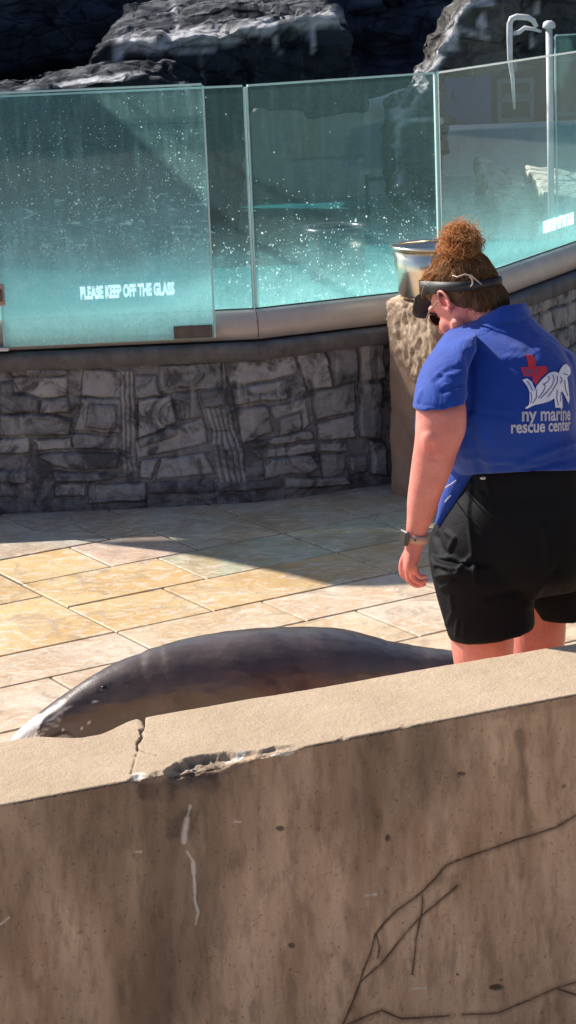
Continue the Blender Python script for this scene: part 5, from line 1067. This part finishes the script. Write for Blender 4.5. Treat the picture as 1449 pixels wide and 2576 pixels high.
        for k in range(n_):
            q = k/(n_-1)*arc; dd = (d0*(1-q)+d1*q).normalized(); r = hb.ray_cast(hcn+dd*.3, -dd)
            if r[0] is None or (r[0]-hcn).length > .14: break
            side_ = dd.cross(d1).normalized(); pts.append(r[0]+dd*(.001+abs(wv*math.cos(ph+tw*q)))+side_*(wv*1.6*math.sin(ph+tw*q)))
        if len(pts) > 4: strand(pts, rnd.uniform(.0005, .0010), rnd.uniform(.1, .8) if e0 > -.2 else rnd.uniform(.5, .95))  # lower strands darker: nape shade put into the hair colour
    for i in range(70):           # loose flyaways
        base = hcn+(f*rnd.uniform(-.4, 1)+s*rnd.uniform(-1, 1)+h*rnd.uniform(.3, 1)).normalized()*.096 if i % 2 else bc+Vector((rnd.gauss(0, 1), rnd.gauss(0, 1), abs(rnd.gauss(0, 1)))).normalized()*.05
        o_ = (base-(hcn if i % 2 else bc)).normalized(); t = o_.orthogonal(); t.rotate(Matrix.Rotation(rnd.uniform(0, 6.28), 3, o_)); pts = [base+o_*(.016*math.sin(q*2.4))+t*(q*.035)+t.cross(o_)*(.004*math.sin(q*9)) for q in np.linspace(0, 1, 12)]
        strand(pts, .0006, .1)
    hm = bpy.data.meshes.new('hair'); hm.from_pydata(V, [], Fc); hm.update(); setcol(hm, np.repeat(np.array(cv)[:, None], 3, 1)); hair = link('hair', hm, HAIR, root)
    # ---------- visor
    vz = empty_child = bpy.data.objects.new('visor', None); COL.objects.link(vz); vz.parent = root
    skull = MB(); skull.ball(L(-.004, 0, .012), (.094, .075, .098), 32, 20, AX); skull.ball(hcn, (.090, .085, .098), 40, 24, AX); skull.ball(L(.028, .0, .062), (.060, .070, .058), 24, 14, AX)
    sb = BVHTree.FromPolygons(skull.v, skull.f)
    bcn = Wv(1172, 714, C0.y); fx = Vector((f.x, f.y, 0)).normalized(); sx = Vector((s.x, s.y, 0)).normalized()
    upb = (Vector((.05, 0, 1))+fx*0.14).normalized(); n = 56; rows = [[], [], [], []]; ang = []
    for k in range(n):
        a = 2*math.pi*k/n; d = (fx*math.cos(a)+sx*math.sin(a)); d = (d-upb*d.dot(upb)).normalized(); fr = .5+.5*math.cos(a); hw = .0095+.010*fr; r0 = 0
        for off in (-hw*.7, 0, hw*.7):
            r = sb.ray_cast(bcn+upb*off+d*.3, -d)
            if r[0] is not None: r0 = max(r0, (r[0]-(bcn+upb*off)).length)
        r0 += .006
        for i, (dr, hh) in enumerate(((0, -hw), (.0028, -hw), (.0028, hw), (0, hw))): rows[i].append(bcn+d*(r0+dr)+upb*hh)
    vs = sum(rows, []); mb = MB(); mb.add(vs, [(i*n+k, i*n+(k+1) % n, ((i+1) % 4)*n+(k+1) % n, ((i+1) % 4)*n+k) for i in range(4) for k in range(n)]); mb.build('band', VISOR, vz)
    bd = Vector((-.44, .26, -.86)).normalized(); V2 = []; m_, nn = 8, 33
    for i in range(nn):
        a = R_(-60+80*i/(nn-1)); aa = R_(-62+124*i/(nn-1)); kf = a/(2*math.pi)*n; k0 = int(math.floor(kf)) % n; k1 = (k0+1) % n; p0 = rows[1][k0].lerp(rows[1][k1], kf-math.floor(kf)); out = max(0, math.cos(aa*1.4))**.5*.088
        for j in range(m_): V2.append(p0+bd*(out*j/(m_-1))+fx*(.010*math.sin(math.pi*j/(m_-1))*.8))
    bm_ = mk('brim', V2, [(i*m_+j, (i+1)*m_+j, (i+1)*m_+j+1, i*m_+j+1) for i in range(nn-1) for j in range(m_-1)], VISOR, vz)
    so_ = bm_.modifiers.new('s', 'SOLIDIFY'); so_.thickness = .003
    # loose light cord over the band
    mb = MB(); pw = [Wv(1138, 692, 5.682), Wv(1150, 697, 5.659), Wv(1168, 690, 5.659), Wv(1185, 693, 5.662), Wv(1200, 706, 5.672), Wv(1212, 716, 5.682)]; mb.tube(pw, [.001, .002, .0022, .002, .0018, .001], 6); mb.tube([Wv(1180, 692, 5.662), Wv(1188, 703, 5.660), Wv(1189, 714, 5.662), Wv(1183, 722, 5.667)], [.0018, .002, .0018, .001], 6); mb.build('cord', simple('cord', (.55, .42, .34), .6), vz)
    # ---------- glasses
    gz = bpy.data.objects.new('eyeglasses', None); COL.objects.link(gz); gz.parent = root
    mb = MB()
    for q in (-1, 1):
        c_ = L(.097, q*.032, -.006); mb.tube([c_+s*(math.cos(a)*.023)+h*(math.sin(a)*.018)-f*(abs(math.cos(a))*0+(q*math.cos(a))*.004) for a in np.linspace(0, 2*math.pi, 25)], .0019, 6, False)
        mb.tube([L(.098, q*.060, .002), L(.06, q*.080, .008), L(.012, q*.083, .014), L(-.012, q*.082, .004)], .0022, 6)
    mb.tube([L(.107, -.010, -.002), L(.110, 0, .002), L(.107, .010, -.002)], .002, 6); mb.build('frame', FRAME, gz)
    for q in (-1, 1):
        c_ = L(.097, q*.032, -.006); mb = MB(); mb.ball(c_, (.0015, .0225, .0175), 24, 12, AX); mb.build('lens', LENS, gz)
person()
for o in bpy.data.objects:
    if o.type == 'MESH' and o.parent is not None and o.parent.parent is not None and o.parent.type == 'EMPTY':
        pass
